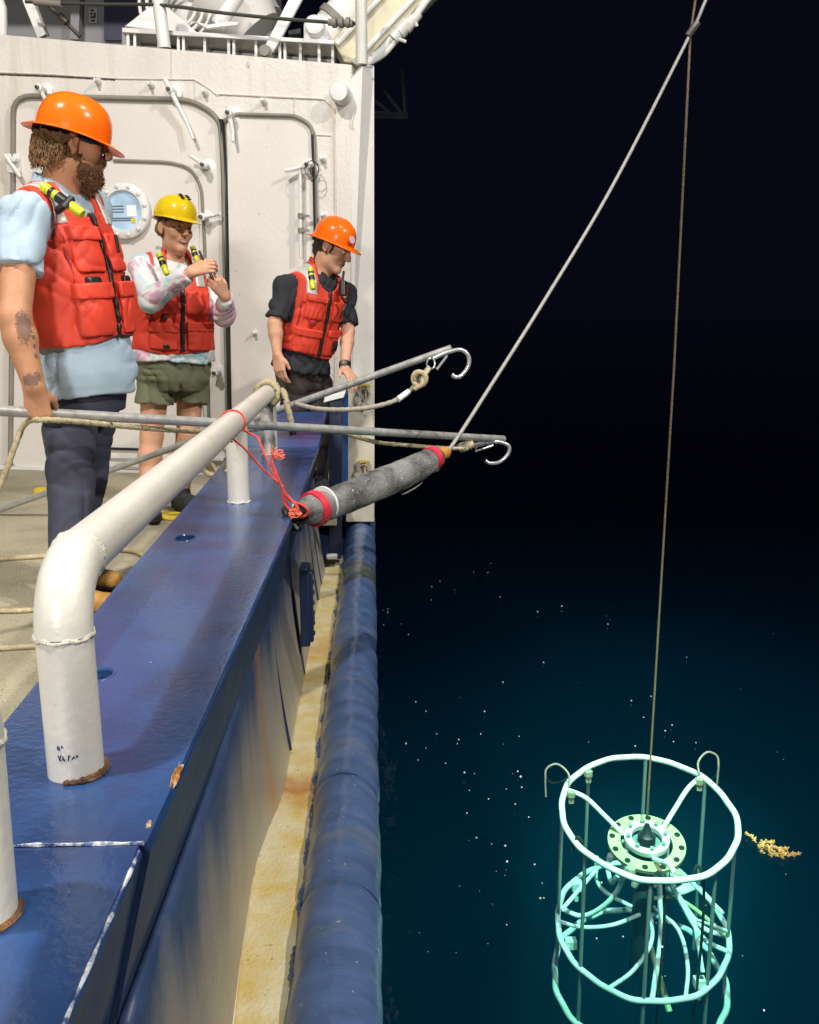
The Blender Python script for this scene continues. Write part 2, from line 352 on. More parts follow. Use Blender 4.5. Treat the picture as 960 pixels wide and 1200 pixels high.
def rc(p, a, b, ra, rb):
    ba = b-a; h = np.clip(((p-a)@ba)/max(ba@ba, 1e-9), 0, 1)
    return np.linalg.norm(p-a-h[:, None]*ba, axis=1)-(ra+(rb-ra)*h)
def el(p, c, r, Rm=None):
    q = p-c
    if Rm is not None: q = q@Rm
    r = np.asarray(r, float); k0 = np.linalg.norm(q/r, axis=1); return (k0-1)*r.min()*np.where(k0 > 1, 1, 1)
def wav(p, s, seed=0):
    x, y, z = p[:, 0]*s+seed, p[:, 1]*s+seed*1.7, p[:, 2]*s-seed
    return np.sin(x+1.7*np.sin(.8*y+.6*z+seed))*np.sin(1.2*z+1.4*np.sin(.9*x-.7*y))+.5*np.sin(2.3*y+1.3*np.sin(1.9*z+x))
def crease(p, s, seed=0): return (1-np.abs(np.sin(p[:,0]*s*.7+1.5*np.sin(p[:,2]*s*.45+seed)+p[:,1]*s*.6+seed)))**3*(.5+.5*np.sin(p[:,2]*s*.55-p[:,0]*s*.3+2*seed))
def folds(p, dr, s, seed=0, sharp=2.0):
    t = p@np.asarray(dr, float)*s+1.6*np.sin(p[:, 0]*s*.33+seed)*np.sin(p[:, 2]*s*.29+1.3*seed+p[:, 1]*s*.2)+.9*np.sin(p[:, 0]*s*.21-p[:, 2]*s*.47+p[:, 1]*s*.3+seed*2.1)
    r = 1-np.abs(np.sin(t)); mk = np.clip(.35+.9*np.sin(p[:, 0]*s*.24+seed*3)*np.sin(p[:, 2]*s*.22+seed)+.3*np.sin(p[:, 1]*s*.3), 0, 1)
    return r**sharp*mk
class Sdf:
    def __init__(s): s.p = []
    def rc(s, a, b, ra, rb, k=.02):
        a = np.asarray(a, float); b = np.asarray(b, float); r = max(ra, rb)
        s.p.append((np.minimum(a, b)-r, np.maximum(a, b)+r, lambda p: rc(p, a, b, ra, rb), k)); return s
    def el(s, c, r, Rm=None, k=.02):
        c = np.asarray(c, float); m = max(r); s.p.append((c-m, c+m, lambda p: el(p, c, r, Rm), k)); return s
    def sub(s, c, r, k=.01, Rm=None):
        c = np.asarray(c, float); rr = (r, r, r) if np.isscalar(r) else r; m = max(rr); s.p.append((c-m, c+m, lambda p: el(p, c, rr, Rm), -k)); return s
    def fn(s, lo, hi, f, k=.02):
        s.p.append((np.asarray(lo, float), np.asarray(hi, float), f, k)); return s
    def __call__(s, p, full=False):
        d = np.full(len(p), 9.0)
        for lo, hi, f, k in s.p:
            if full: ix = slice(None); q = p
            else:
                mg = .035; ix = np.nonzero(np.all((p > lo-mg) & (p < hi+mg), axis=1))[0]
                if len(ix) == 0: continue
                q = p[ix]
            e = f(q)
            d[ix] = smin(d[ix], e, k) if k >= 0 else -smin(-d[ix], e, -k)
        return d
    def bounds(s, pad=.04):
        P = [q for q in s.p if q[3] >= 0]
        return np.min([q[0] for q in P], 0)-pad, np.max([q[1] for q in P], 0)+pad
def sdf_obj(name, fn, lo, hi, h, m, parent, smooth=1):
    V, Q = sdf_mesh(fn, lo, hi, h, smooth)
    if len(V) == 0: print('EMPTY', name); return None
    return mesh_obj(name, V, Q, m, parent, True, 180)
# ------------------------------------------------------------------ sea and deck (the setting)
SEA = -1.565
def sea():
    m = bpy.data.materials.new('night_sea_water'); m.use_nodes = True; nt = m.node_tree; N = nt.nodes; L = nt.links
    N.remove(N['Principled BSDF']); out = N['Material Output']
    tr = N.new('ShaderNodeBsdfTransparent'); tr.inputs[0].default_value = (.93, 1, .99, 1)
    gl = N.new('ShaderNodeBsdfGlossy'); gl.inputs['Roughness'].default_value = .04
    fr = N.new('ShaderNodeFresnel'); fr.inputs[0].default_value = 1.33
    tc = N.new('ShaderNodeTexCoord'); n1 = N.new('ShaderNodeTexNoise'); n1.inputs['Scale'].default_value = 1.6; n1.inputs['Detail'].default_value = 5
    L.new(tc.outputs['Object'], n1.inputs[0]); b = N.new('ShaderNodeBump'); b.inputs['Strength'].default_value = .35; b.inputs['Distance'].default_value = .08
    L.new(n1.outputs[0], b.inputs['Height']); L.new(b.outputs[0], gl.inputs['Normal']); L.new(b.outputs[0], fr.inputs['Normal'])
    mx = N.new('ShaderNodeMixShader'); L.new(fr.outputs[0], mx.inputs[0]); L.new(tr.outputs[0], mx.inputs[1]); L.new(gl.outputs[0], mx.inputs[2]); L.new(mx.outputs[0], out.inputs['Surface'])
    sc = N.new('ShaderNodeVolumeScatter'); sc.inputs['Color'].default_value = (.022, .36, .68, 1); sc.inputs['Density'].default_value = .115; sc.inputs['Anisotropy'].default_value = .3
    ab = N.new('ShaderNodeVolumeAbsorption'); ab.inputs['Color'].default_value = (.0, .74, .80, 1); ab.inputs['Density'].default_value = .27
    ad = N.new('ShaderNodeAddShader'); L.new(sc.outputs[0], ad.inputs[0]); L.new(ab.outputs[0], ad.inputs[1]); L.new(ad.outputs[0], out.inputs['Volume'])
    # top sheet with low swell near the ship, closed below so that it holds the volume
    g = 60; half = 900.0
    t = np.linspace(-1, 1, g); ax = np.sign(t)*np.abs(t)**4*half
    V = []; Fs = []
    for j in range(g):
        for i in range(g):
            x, y = ax[i]+2.0, ax[j]+5.0
            z = .012*math.sin(x*1.7+y*.9)+.01*math.sin(y*2.3-x*.6) if abs(x) < 20 and abs(y) < 20 else 0
            V.append((x, y, SEA+z*.5))
    for j in range(g-1):
        for i in range(g-1): Fs.append((j*g+i, j*g+i+1, (j+1)*g+i+1, (j+1)*g+i))
    edge = [i for i in range(g)]+[j*g+g-1 for j in range(1, g)]+[(g-1)*g+i for i in range(g-2, -1, -1)]+[j*g for j in range(g-2, 0, -1)]
    n0 = len(V)
    for e in edge: V.append((V[e][0], V[e][1], -14.0))
    k = len(edge)
    for a in range(k):
        c = (a+1) % k; Fs.append((edge[a], n0+a, n0+c, edge[c]))
    Fs.append(tuple(n0+a for a in range(k)))
    o = mesh_obj('sea', V, Fs, m, None, True, 60, loc=(0, 0, SEA)); tag(o, kind='structure')
    bm = bmesh.new(); bm.from_mesh(o.data); bmesh.ops.recalc_face_normals(bm, faces=bm.faces); bm.to_mesh(o.data); bm.free()
sea()
WA, WB = 6.12, -.2                    # the deckhouse front stands on Y = WA + WB*X
WN = nrm((WB, -1, 0)); WE = nrm((1, WB, 0))
def wp(px, py, off=0.0):
    d = ray(px, py); n = WN; t = ((np.array([0, WA, 0])-CAM)@n+off)/(d@n); return CAM+d*t
o = MB().prism([(-8, -6, -.06), (-.60, -6, -.06), (-.60, 4.97, -.06), (-.20, 4.97, -.06), (-.20, 6.25, -.06), (-.62, 6.9, -.06), (-8, 7.9, -.06)], (0, 0, .06)).build('deck', M['deck'], None, False); tag(o, kind='structure')
# ------------------------------------------------------------------ bulwark
ZC = .44
bw = thing('bulwark', (-.42, 2.0, 0), 'blue painted steel bulwark with a broad flat cap running along the deck edge', 'bulwark')
def xin(y): return float(np.interp(y, [-1, .5, 1.43, 2.34, 3.3, 4.0, 5.3], [-.50, -.53, -.568, -.600, -.618, -.638, -.665]))
def cap_section(ys, z_of, xo_of, name='cap_plate', holes=()):
    m = MB(); n = len(ys); prof = lambda y: [(xo_of(y)-.004, z_of(y)), (xo_of(y), z_of(y)-.012), (xo_of(y)-.055, z_of(y)-.245), (xin(y)+.03, z_of(y)-.245), (xin(y), z_of(y)-.012), (xin(y)+.004, z_of(y))]
    V = []; k = 6
    for y in ys: V += [(x, y, z) for x, z in prof(y)]
    Fs = []
    for i in range(n-1):
        for j in range(k): Fs.append((i*k+j, i*k+(j+1) % k, (i+1)*k+(j+1) % k, (i+1)*k+j))
    Fs += [tuple(range(k)), tuple((n-1)*k+j for j in range(k))]
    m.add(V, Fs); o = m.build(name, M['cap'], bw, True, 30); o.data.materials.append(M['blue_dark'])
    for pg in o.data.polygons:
        if pg.normal.x > .5 and pg.area > .02: pg.material_index = 1  # shade of the undercut outer face put in as the darker blue
    for (hx, hy, rx, ry) in holes:       # real holes cut through the cap plate
        c = MB(); a = np.linspace(0, 2*np.pi, 28, endpoint=False)
        c.prism([(hx+rx*math.cos(t), hy+ry*math.sin(t), ZC-.10) for t in a], (0, 0, .2)); co = c.build('cutter', None, None, False)
        md = o.modifiers.new('hole', 'BOOLEAN'); md.object = co; md.solver = 'EXACT'; md.operation = 'DIFFERENCE'
        dg = bpy.context.evaluated_depsgraph_get(); me = bpy.data.meshes.new_from_object(o.evaluated_get(dg)); o.modifiers.clear(); o.data = me
        bpy.data.objects.remove(co)
        me.polygons.foreach_set('use_smooth', np.ones(len(me.polygons), dtype=bool)); me.set_sharp_from_angle(angle=R(30))
        rim = MB(); rim.tube([(hx+rx*math.cos(t), hy+ry*math.sin(t), ZC-.003) for t in a], .0045, 6, True); rim.build('hole_rim', M['cap'], o)
        lin = MB(); lin.prism([(hx+rx*.98*math.cos(t), hy+ry*.98*math.sin(t), ZC-.052) for t in a], (0, 0, .012)); lin.build('hole_bottom', M['rail'], o)
    return o
h1 = at_z(217, 630, ZC); h2 = at_z(116, 790, ZC)
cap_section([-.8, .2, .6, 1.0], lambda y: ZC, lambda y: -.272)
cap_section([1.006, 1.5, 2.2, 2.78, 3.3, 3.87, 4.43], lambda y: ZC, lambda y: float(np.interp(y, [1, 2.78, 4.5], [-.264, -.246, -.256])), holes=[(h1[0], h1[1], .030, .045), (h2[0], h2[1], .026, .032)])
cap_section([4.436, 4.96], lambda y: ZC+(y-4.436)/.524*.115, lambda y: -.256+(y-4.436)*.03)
# welds and chipped edges
m = MB(); m.tube([(x, 1.003, ZC+.001) for x in np.linspace(-.54, -.27, 12)], .0026+.0010*np.sin(np.arange(12)*2.3), 7); m.build('seam_weld', M['chip'], bw)
m = MB(); yy = np.linspace(.3, .995, 30); m.tube([(-.274, y, ZC-.004) for y in yy], .0024+.0010*np.sin(np.arange(30)*1.9), 7); m.build('chipped_edge', M['chip'], bw)
m = MB(); m.tube([(np.interp(y, [1, 2.78], [-.2665, -.2485]), y, ZC-.006) for y in np.linspace(1.15, 2.5, 40)], .0028+.001*np.sin(np.arange(40)*1.3), 6); m.build('worn_edge', M['blue_dark'], bw)
def blob(name, c, rx, ry, rz, m, parent, seed, seg=22, rings=7):
    r = random.Random(seed); V = []; Fs = []
    ph = [r.uniform(0, 6.28) for _ in range(6)]
    for i in range(rings):
        f = 1-i/(rings-1)
        for k in range(seg):
            a = 2*np.pi*k/seg; q = 1+.08*math.sin(2*a+ph[0])+.16*math.sin(5*a+ph[1])+.14*math.sin(9*a+ph[2])
            V.append((c[0]+rx*f*q*math.cos(a), c[1]+ry*f*q*math.sin(a), c[2]+rz*(1-f*f)*(1+.4*math.sin(5*a+ph[3]+i))))
    for i in range(rings-1):
        for k in range(seg): Fs.append((i*seg+k, i*seg+(k+1) % seg, (i+1)*seg+(k+1) % seg, (i+1)*seg+k))
    return mesh_obj(name, V, Fs, m, parent)
rp = at_z(204, 908, ZC); blob('rust_patch', (rp[0]+.002, rp[1], ZC-.003), .005, .045, .007, M['rust'], bw, 3)
rp = at_z(172, 972, ZC); blob('rust_patch', (rp[0], rp[1]+.012, ZC-.001), .004, .010, .004, M['rust'], bw, 5)
# outer side: hull plate hanging under the box, its foot following the dented ledge line
LZ = -.30
FT = [(-.8, -.275), (.8, -.275), (1.59, -.285), (1.79, -.298), (2.0, -.309), (2.15, -.312), (2.3, -.299), (2.42, -.280), (2.49, -.272), (2.95, -.271), (3.7, -.277), (4.57, -.274), (5.1, -.27)]
fy = [q[0] for q in FT]; fx = [q[1] for q in FT]
def hull_grid(y0, y1, name):
    ys = np.linspace(y0, y1, max(3, int((y1-y0)/.05))); zs = np.linspace(ZC-.24, LZ-.05, 12); V = []; Fs = []
    for y in ys:
        xb = np.interp(y, fy, fx); xt = -.262-.052+(-.012 if y > 2 else 0)
        for z in zs:
            t = (zs[0]-z)/(zs[0]-zs[-1]); x = xt+(xb-xt)*t**1.6
            x += .003*math.sin(y*5+z*3)*math.sin(z*7+1)
            V.append((x, y, z))
    k = len(zs)
    for i in range(len(ys)-1):
        for j in range(k-1): Fs.append((i*k+j, i*k+j+1, (i+1)*k+j+1, (i+1)*k+j))
    o = mesh_obj(name, V, Fs, M['hull'], bw, True, 180)
    s = o.modifiers.new('thick', 'SOLIDIFY'); s.thickness = .012; s.offset = 1
    return o
hull_grid(-.8, 1.003, 'side_plate'); hull_grid(1.009, 3.42, 'side_plate'); hull_grid(3.424, 4.95, 'side_plate')
m = MB(); m.tube([(-.333+.0*y, y, ZC-.243) for y in np.linspace(1.02, 4.9, 40)], .005, 6); m.build('box_weld', M['blue_dark'], bw)
for y in (2.75, 3.4, 4.05, 4.35, 4.62):
    zt = ZC-.235; zb = LZ+.01; m = MB(); pts = []
    for t in np.linspace(0, 1, 9):
        z = zt+(zb-zt)*t; xb = np.interp(y, fy, fx); pts.append((-.322+(xb+.322)*t**1.6+.004, y, z))
    m.tube(pts, .0065, 6); m.build('side_rib', M['blue_dark'], bw)
# welded pad (blue hinge block) on the outer side
hp = at_x(357, 708, -.262)
m = MB(); m.box((hp[0]+.004, hp[1], hp[2]), (.034, .11, .30)); m.box((hp[0]+.024, hp[1]-.03, hp[2]), (.02, .035, .27)); pad = m.build('hinge_block', M['blue_dark'], bw, bevel=.004)
m = MB()
for k in range(7): m.lathe([(.011, 0), (.011, .012), (.006, .016)], (hp[0]+.021, hp[1]+.02, hp[2]-.12+k*.04), (1, 0, 0), 8)
m.build('bolt_row', M['dark_metal'], pad)['kind'] = 'stuff'
m = MB(); gp = at_x(357, 560, -.262)
for k in range(6): m.lathe([(.012, 0), (.012, .012)], (-.266, 4.25, .36-k*.045), (1, 0, 0), 8)
m.build('bolt_row', M['dark_metal'], bw)['kind'] = 'stuff'
# ledge and half round fender
lg = thing('rub_ledge', (-.23, 2.5, LZ-.01), 'narrow cream ledge with rust stains between the blue hull side and fender pipe', 'ledge')
ys = np.linspace(-.8, 5.25, 160); V = []; Fs = []
for y in ys:
    xl = np.interp(y, fy, fx)-.006
    for t in np.linspace(0, 1, 7):
        x = xl+(-.172-xl)*t; V.append((x, y, LZ+.0015*math.sin(y*11+t*5)+(.002 if t == 0 else 0)))
for i in range(len(ys)-1):
    for j in range(6): Fs.append((i*7+j, i*7+j+1, (i+1)*7+j+1, (i+1)*7+j))
o = mesh_obj('ledge_plate', V, Fs, M['ledge'], lg, True, 180); sm = o.modifiers.new('thick', 'SOLIDIFY'); sm.thickness = .015
bm = bmesh.new(); bm.from_mesh(o.data); bmesh.ops.recalc_face_normals(bm, faces=bm.faces)
if bm.faces[0].normal.z < 0: bmesh.ops.reverse_faces(bm, faces=bm.faces)
bm.to_mesh(o.data); bm.free(); sm.offset = -1
m = MB(); pts = [(np.interp(y, fy, fx)+.002, y, LZ+.004) for y in np.linspace(.5, 2.47, 90)]; m.tube(pts, .005, 6); m.build('ledge_bead', M['white_gear'], lg)
fd = thing('fender_pipe', (-.085, 2.5, -.42), 'blue half round steel fender pipe with scuffs along the outer hull edge', 'fender')
def fender_seg(y0, y1):
    n = int((y1-y0)/.012); V = []; Fs = []; seg = 40; ys = np.linspace(y0, y1, n); ph = rng.uniform(0, 6, 8)
    for y in ys:
        e = min(y-y0, y1-y); e = max(0, 1-e/.03)
        for k in range(seg):
            a = 2*np.pi*k/seg; d = .0016*math.sin(y*7+3*a+ph[0])+.0012*math.sin(y*19-2*a+ph[1])+.0010*math.sin(y*41+5*a+ph[2])-.004*e*e
            d += -.004*math.exp(-((y-y0-.5)**2)/.004-((a-1.3)**2)/.2)
            r = .095+d; V.append((-.085+r*math.cos(a), y, -.32+r*math.sin(a)))
    for i in range(n-1):
        for k in range(seg): Fs.append((i*seg+k, i*seg+(k+1) % seg, (i+1)*seg+(k+1) % seg, (i+1)*seg+k))
    Fs += [tuple(range(seg)), tuple((n-1)*seg+k for k in range(seg))[::-1]]
    o = MB().add(V, Fs).build('fender_segment', M['fender'], fd, True, 60)
for a, b in ((-.8, 1.95), (1.951, 2.47), (2.471, 4.6), (4.601, 6.4)): fender_seg(a, b)
# ragged sealant between ledge and fender
ys = np.linspace(.6, 5.2, 420); r = random.Random(4)
m = MB(); m.tube([(-.176+.004*math.sin(y*31)+r.uniform(-.003, .003), y, LZ+.001+r.uniform(-.002, .003)) for y in ys], [.0045+.002*math.sin(y*23)+r.uniform(-.0015, .002) for y in ys], 7); m.build('sealant_bead', M['fender'], fd)
m = MB(); pts = []
for k in range(18):
    t = k/17; pts.append((-.165+.05*math.sin(t*4), 1.78+.22*t+.02*math.sin(t*9), -.32+.096*math.cos((t-.3)*.6)+.0))
# hull below, down into the sea
hu = MB()
hu.prism([(-.175, -.8, -.33), (-.03, -.8, -.41), (-.16, -.8, -3.0), (-1.2, -.8, -3.0), (-1.2, -.8, -.33)], (0, 9, 0)); o = hu.build('ship_hull', M['blue_dark'], None, False); tag(o, 'dark blue ship side dropping from the fender pipe into the water', 'hull')
# ------------------------------------------------------------------ pipe railings on the bulwark cap
PR = .0365
def bend(a, b, c, r, n=9):
    a, b, c = map(lambda q: np.asarray(q, float), (a, b, c)); u, v = nrm(a-b), nrm(c-b); th = math.acos(np.clip(u@v, -1, 1)); d = r/math.tan(th/2)
    p0, p1 = b+u*d, b+v*d; cen = b+nrm(u+v)*(r/math.sin(th/2)); out = []
    w0, w1 = p0-cen, p1-cen; om = math.acos(np.clip(nrm(w0)@nrm(w1), -1, 1))
    for t in np.linspace(0, 1, n): out.append(cen+(math.sin((1-t)*om)*w0+math.sin(t*om)*w1)/math.sin(om))
    return out
rl = thing('pipe_railing', (-.43, 2.7, ZC), 'long cream pipe handrail with a bent near end standing on the blue bulwark cap', 'railing')
zr = .716
P0 = np.array([-.404, 1.188, ZC]); B = np.array([-.408, 1.192, zr]); Eend = np.array([-.462, 4.22, zr])
el_ = bend(P0, B, Eend, .085, 12)
m = MB(); m.tube([P0, el_[0]], PR, 28); post = m.build('post', M['rail'], rl)
m = MB(); m.tube(el_, PR*1.02, 28); m.build('elbow', M['rail'], rl)
m = MB(); m.tube([el_[-1], Eend], PR, 28); m.build('handrail', M['rail'], rl)
def weldring(c, ax, name, parent, r=PR, t=.0032):
    ax = nrm(ax); u = nrm(np.cross(ax, [.3, .1, .9] if abs(ax[2]) < .9 else [0, 1, 0])); v = np.cross(ax, u)
    a = np.linspace(0, 2*np.pi, 60, endpoint=False)
    m = MB(); m.tube([np.asarray(c)+r*(math.cos(t_)*u+math.sin(t_)*v)+ax*.0015*math.sin(7*t_) for t_ in a], t+.0007*np.sin(a*17)+.0006*np.sin(a*7), 8, True); m.build(name, M['weld'], parent)
weldring(el_[0], (0, 0, 1), 'weld_ring', rl); weldring(el_[-1], Eend-B, 'weld_ring', rl, t=.003)
for q in ((-.447, 3.085), (-.464, 4.20)):
    m = MB(); m.tube([(q[0], q[1], ZC), (q[0], q[1], zr-.02)], PR*.98, 26); m.build('post', M['rail'], rl)
    weldring((q[0], q[1], ZC+.002), (0, 0, 1), 'foot_weld', rl, t=.003)
# foot of the near post: rust on its outboard side, pen marks
a = np.linspace(-1.7, .9, 26); r = random.Random(8)
m = MB(); m.tube([(P0[0]+(PR+.003)*math.cos(t), P0[1]+(PR+.003)*math.sin(t), ZC+.003) for t in a], [.0025+.0032*math.sin((t+1.7)/2.6*3.14)+r.uniform(-.001, .0015) for t in a], 7); m.build('rust_collar', M['rust_dark'], post)
ink = mat('blue_ink', (.03, .05, .16), .6)
m = MB(); r = random.Random(12)
for row, n in ((0.050, 2), (.036, 5)):       # two small rows of pen scribble that cannot be read
    for k in range(n):
        a0 = -1.86+.16*k; pts = []
        for i in range(5):
            a_ = a0+r.uniform(0, .12); pts.append((P0[0]+(PR+.0006)*math.cos(a_), P0[1]+(PR+.0006)*math.sin(a_), ZC+row+r.uniform(-.004, .005)))
        m.tube(pts, .0008, 5)
m.build('pen_marks', ink, post)
# second rail, cut by the left edge of the frame
r2 = thing('pipe_railing', (-.40, .86, ZC), 'short cream pipe post cut off by the lower left corner, part of the next handrail', 'railing')
P0b = np.array([-.405, .872, ZC]); Bb = np.array([-.401, .868, zr]); Eb = np.array([-.36, -.8, zr]); el2 = bend(P0b, Bb, Eb, .085, 12)
m = MB(); m.tube([P0b, el2[0]], PR, 28); pb = m.build('post', M['rail'], r2)
m = MB(); m.tube(el2, PR*1.02, 28); m.build('elbow', M['rail'], r2)
m = MB(); m.tube([el2[-1], Eb], PR, 28); m.build('handrail', M['rail'], r2)
weldring(el2[0], (0, 0, 1), 'weld_ring', r2)
m = MB(); a = np.linspace(-2.4, .6, 20); m.tube([(P0b[0]+(PR+.002)*math.cos(t), P0b[1]+(PR+.002)*math.sin(t), ZC+.003) for t in a], .004, 6); m.build('rust_collar', M['rust_dark'], pb)
# ------------------------------------------------------------------ end of the bulwark: dark post, thin plate, cream pillar
def pxprism(px, Y, depth, mb=None):
    mb = mb or MB(); f = [at_y(x, y, Y) for x, y in px]; return mb.prism(f, (0, depth, 0))
gp = thing('gate_post', at_y(392, 655, 5.02)*[1, 1, 1], 'dark navy steel gate post standing between the blue bulwark end and the cream pillar', 'post')
pxprism([(386, 470), (401, 468), (400, 655), (385, 656)], 5.02, .10).build('post_box', mat('navy_post', (.012, .018, .05), .4, var=.2), gp, bevel=.004)
pxprism([(379, 472), (403, 466), (405, 459), (381, 464)], 5.0, .14).build('post_top', M['white_gear'], gp, bevel=.003)
pl = pxprism([(401.5, 452), (408, 449), (408, 566), (401, 566)], 5.30, .05).build('blue_side_plate', M['cap'], gp)
m = MB(); m.box(at_y(389, 652, 4.99), (.06, .05, .025)); m.build('post_shoe', M['white_gear'], gp, bevel=.006)
cp = thing('cream_pillar', at_y(424, 600, 5.75), 'cream painted steel pillar with yellow latch fittings below the deckhouse corner', 'pillar')
pxprism([(407, 446), (439, 442), (439, 612), (405, 612)], 5.75, .22).build('pillar_plate', M['cream_pillar'], cp, bevel=.006)
def latch(px, py, nm):
    c = at_y(px, py, 5.73); m = MB(); m.box(c, (.070, .025, .014)); m.box(c+[.02, -.01, -.035], (.014, .016, .07)); m.box(c+[-.022, -.01, -.02], (.010, .016, .035)); l = m.build('latch', bpy.data.materials.get('ochre_latch') or mat('ochre_latch', (.42, .30, .06), .5, var=.3, vs=40), cp, bevel=.003)
    m = MB(); a = np.linspace(0, 6.283, 14, endpoint=False); m.tube([c+[.03*math.cos(t), -.025, -.05+.035*math.sin(t)] for t in a], .004, 6, True); m.tube([c+[-.03, -.02, -.03], c+[.0, -.03, -.09], c+[.03, -.02, -.12]], .004, 6); m.build('shackle', M['steel'], l)
latch(426, 541, 'a'); latch(427, 452, 'b')
# ------------------------------------------------------------------ deckhouse front wall
WY = lambda x: WA+WB*x
wl = thing('deckhouse_wall', (-1.5, WY(-1.5), 0), 'off white steel deckhouse front with welded seams behind the crew', 'wall')
def wprism(px, off, depth, mb=None):
    mb = mb or MB(); return mb.prism([wp(x, y, off) for x, y in px], -WN*depth)
tl = wp(-260, 18); tr_ = wp(412, 75)
m = MB(); m.prism([wp(-260, 535), wp(-260, 18), wp(412, 76), wp(410, 560)], -WN*.12)
m.build('wall_plate', M['wall'], wl, False)
# chamfered corner plate
c0 = wp(411, 78); c1 = wp(411, 460); 
m = MB(); V = [wp(411.5, 92), wp(411.5, 450), at_y(438.5, 450, 6.22), at_y(438.5, 78, 6.22), wp(425, 78)]
m.prism(V, (.0, .12, 0)); m.build('corner_plate', M['wall_smooth'], wl, False)
m = MB(); m.prism([wp(411, 90, .003), wp(424, 77.5, .003), at_y(438.5, 78, 6.2), at_y(438.5, 92, 6.21)], (0, .1, .03)); m.build('corner_gusset', M['white_gear'], wl, False)
m = MB(); m.prism([(-.02, 6.34, -.35), (-.02, 6.34, 2.5), (-.02, 12, 2.5), (-.02, 12, -.35)], (-.06, 0, 0)); m.build('side_wall', M['wall'], wl, False)
m = MB(); m.prism([wp(-260, 535, .01), wp(-260, 555, .01), wp(405, 572, .01), wp(405, 560, .01)], WN*.02); m.build('base_bar', M['white_gear'], wl, False)
def bead(pxs, r=.006, off=.004, name='weld_bead', mt='wall', parent=None):
    P = [wp(x, y, off) for x, y in pxs]; L = np.r_[0, np.cumsum(np.linalg.norm(np.diff(P, axis=0), axis=1))]; n = max(3, int(L[-1]/.02)); t = np.linspace(0, L[-1], n)
    Q = np.stack([np.interp(t, L, np.array(P)[:, i]) for i in range(3)], 1); m = MB(); m.tube(Q, r*(1+.2*np.sin(np.arange(n)*2.2)), 6); m.build(name, M[mt], parent or wl)
bead([(-20, 84), (60, 87), (140, 92), (228, 93), (246, 104), (256, 112)], .005)
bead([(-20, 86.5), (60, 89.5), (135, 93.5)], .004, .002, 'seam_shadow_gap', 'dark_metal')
bead([(201, 58), (201, 92)], .003); bead([(256, 110), (380, 116), (392, 128), (394, 300), (392, 545)], .006); bead([(345, 113), (345, 133)], .003); bead([(371, 158), (388, 159)], .003)
bead([(228, 95), (229, 115)], .003); bead([(232, 137), (236, 147), (256, 158)], .004); bead([(235, 147), (235, 185)], .003); bead([(36, 135), (225, 137)], .0045)
bead([(36, 118), (36, 135)], .003); bead([(291, 72), (291, 78)], .006, .006)
def stud(px, py, parent=None):
    c = wp(px, py, 0); m = MB(); m.lathe([(.024, 0), (.022, .01), (.008, .055), (.010, .06), (.004, .064)], c, WN, 10); return m.build('stud', M['white_gear'], parent or wl)
for q in ((116, 96), (178, 100), (241, 109), (310, 119), (379, 187), (380, 253), (381, 330), (378, 420), (300, 390)): stud(*q)
kn = wp(402, 112); m = MB(); m.lathe([(.060, 0), (.060, .10), (.052, .115), (.020, .118), (.0, .118)], kn, WN, 26); m.build('pipe_stub', M['white_gear'], wl)
cc = at_y(423, 144, 6.15); a = np.linspace(0, 6.283, 26, endpoint=False); m = MB(); m.tube([cc+[.055*math.cos(t), .04*math.cos(t)+.02, .06*math.sin(t)] for t in a], .004, 5, True); m.build('weld_disc', M['wall_smooth'], wl)
# ------------------------------------------------------------------ doors in the wall
def rounded(px, n=6, r=12):
    out = []
    k = len(px)
    for i in range(k):
        a, b, c = [np.array(px[j % k], float) for j in (i-1, i, i+1)]
        u, v = (a-b), (c-b); d = min(r, np.linalg.norm(u)*.45, np.linalg.norm(v)*.45); p0 = b+u/np.linalg.norm(u)*d; p1 = b+v/np.linalg.norm(v)*d
        for t in np.linspace(0, 1, n): out.append(tuple((1-t)**2*p0+2*t*(1-t)*b+t*t*p1))
    return out
def open_round(px, r=10):
    q = rounded(px, 6, r); k = 6; return [px[0]]+q[k:-k]+[px[-1]]
def dog(px, py, tip, parent, pad=True):
    c = wp(px, py, 0); t = wp(tip[0], tip[1], .085); m = MB()
    if pad: m.lathe([(.052, 0), (.050, .02), (.03, .026)], c, WN, 16)
    m.lathe([(.020, 0), (.020, .085), (.024, .088), (.024, .105), (.012, .112)], c, WN, 12); d = m.build('dog', M['white_gear'], parent)
    m = MB(); m.tube([c+WN*.088+(c+WN*.088-t)*.22, c+WN*.088, c+(t-c)*.62+WN*.01, t], [.014, .017, .012, .010], 9); m.build('lever', M['white_gear'], d)
    m = MB(); m.lathe([(.013, 0), (.013, .012), (.005, .016)], c+WN*.112, WN, 8); m.build('bolt', M['dark_metal'], d)
    return d
d1 = thing('watertight_door', wp(140, 548), 'large off white watertight door leaf with a round porthole beside the bearded man', 'door')
wprism(rounded([(17, 112), (225, 119), (256, 139), (259, 200), (265, 552), (10, 546)], 5, 14), .018, .030).build('door_leaf', M['wall_smooth'], d1, False)
m = MB(); P = [wp(x, y, .03) for x, y in open_round([(12, 545), (15, 300), (15.5, 112), (225, 117), (258, 138), (262, 200), (268, 552)], 22)]; m.tube(P, .0165, 10); m.build('gasket', M['gasket'], d1)
m = MB(); P = [wp(x, y, .028) for x, y in [(259, 140), (262, 200), (265, 330), (269, 552)]]; m.tube(P, .018, 8); m.build('hinge_gap', M['black_gap'], d1)
m = MB(); P = [wp(x, y, .024) for x, y in open_round([(133, 188), (197, 190), (222, 196), (236, 218), (240, 290), (243, 420), (246, 552)], 14)]; m.tube(P, .011, 8); m.build('inner_gasket', M['gasket'], d1)
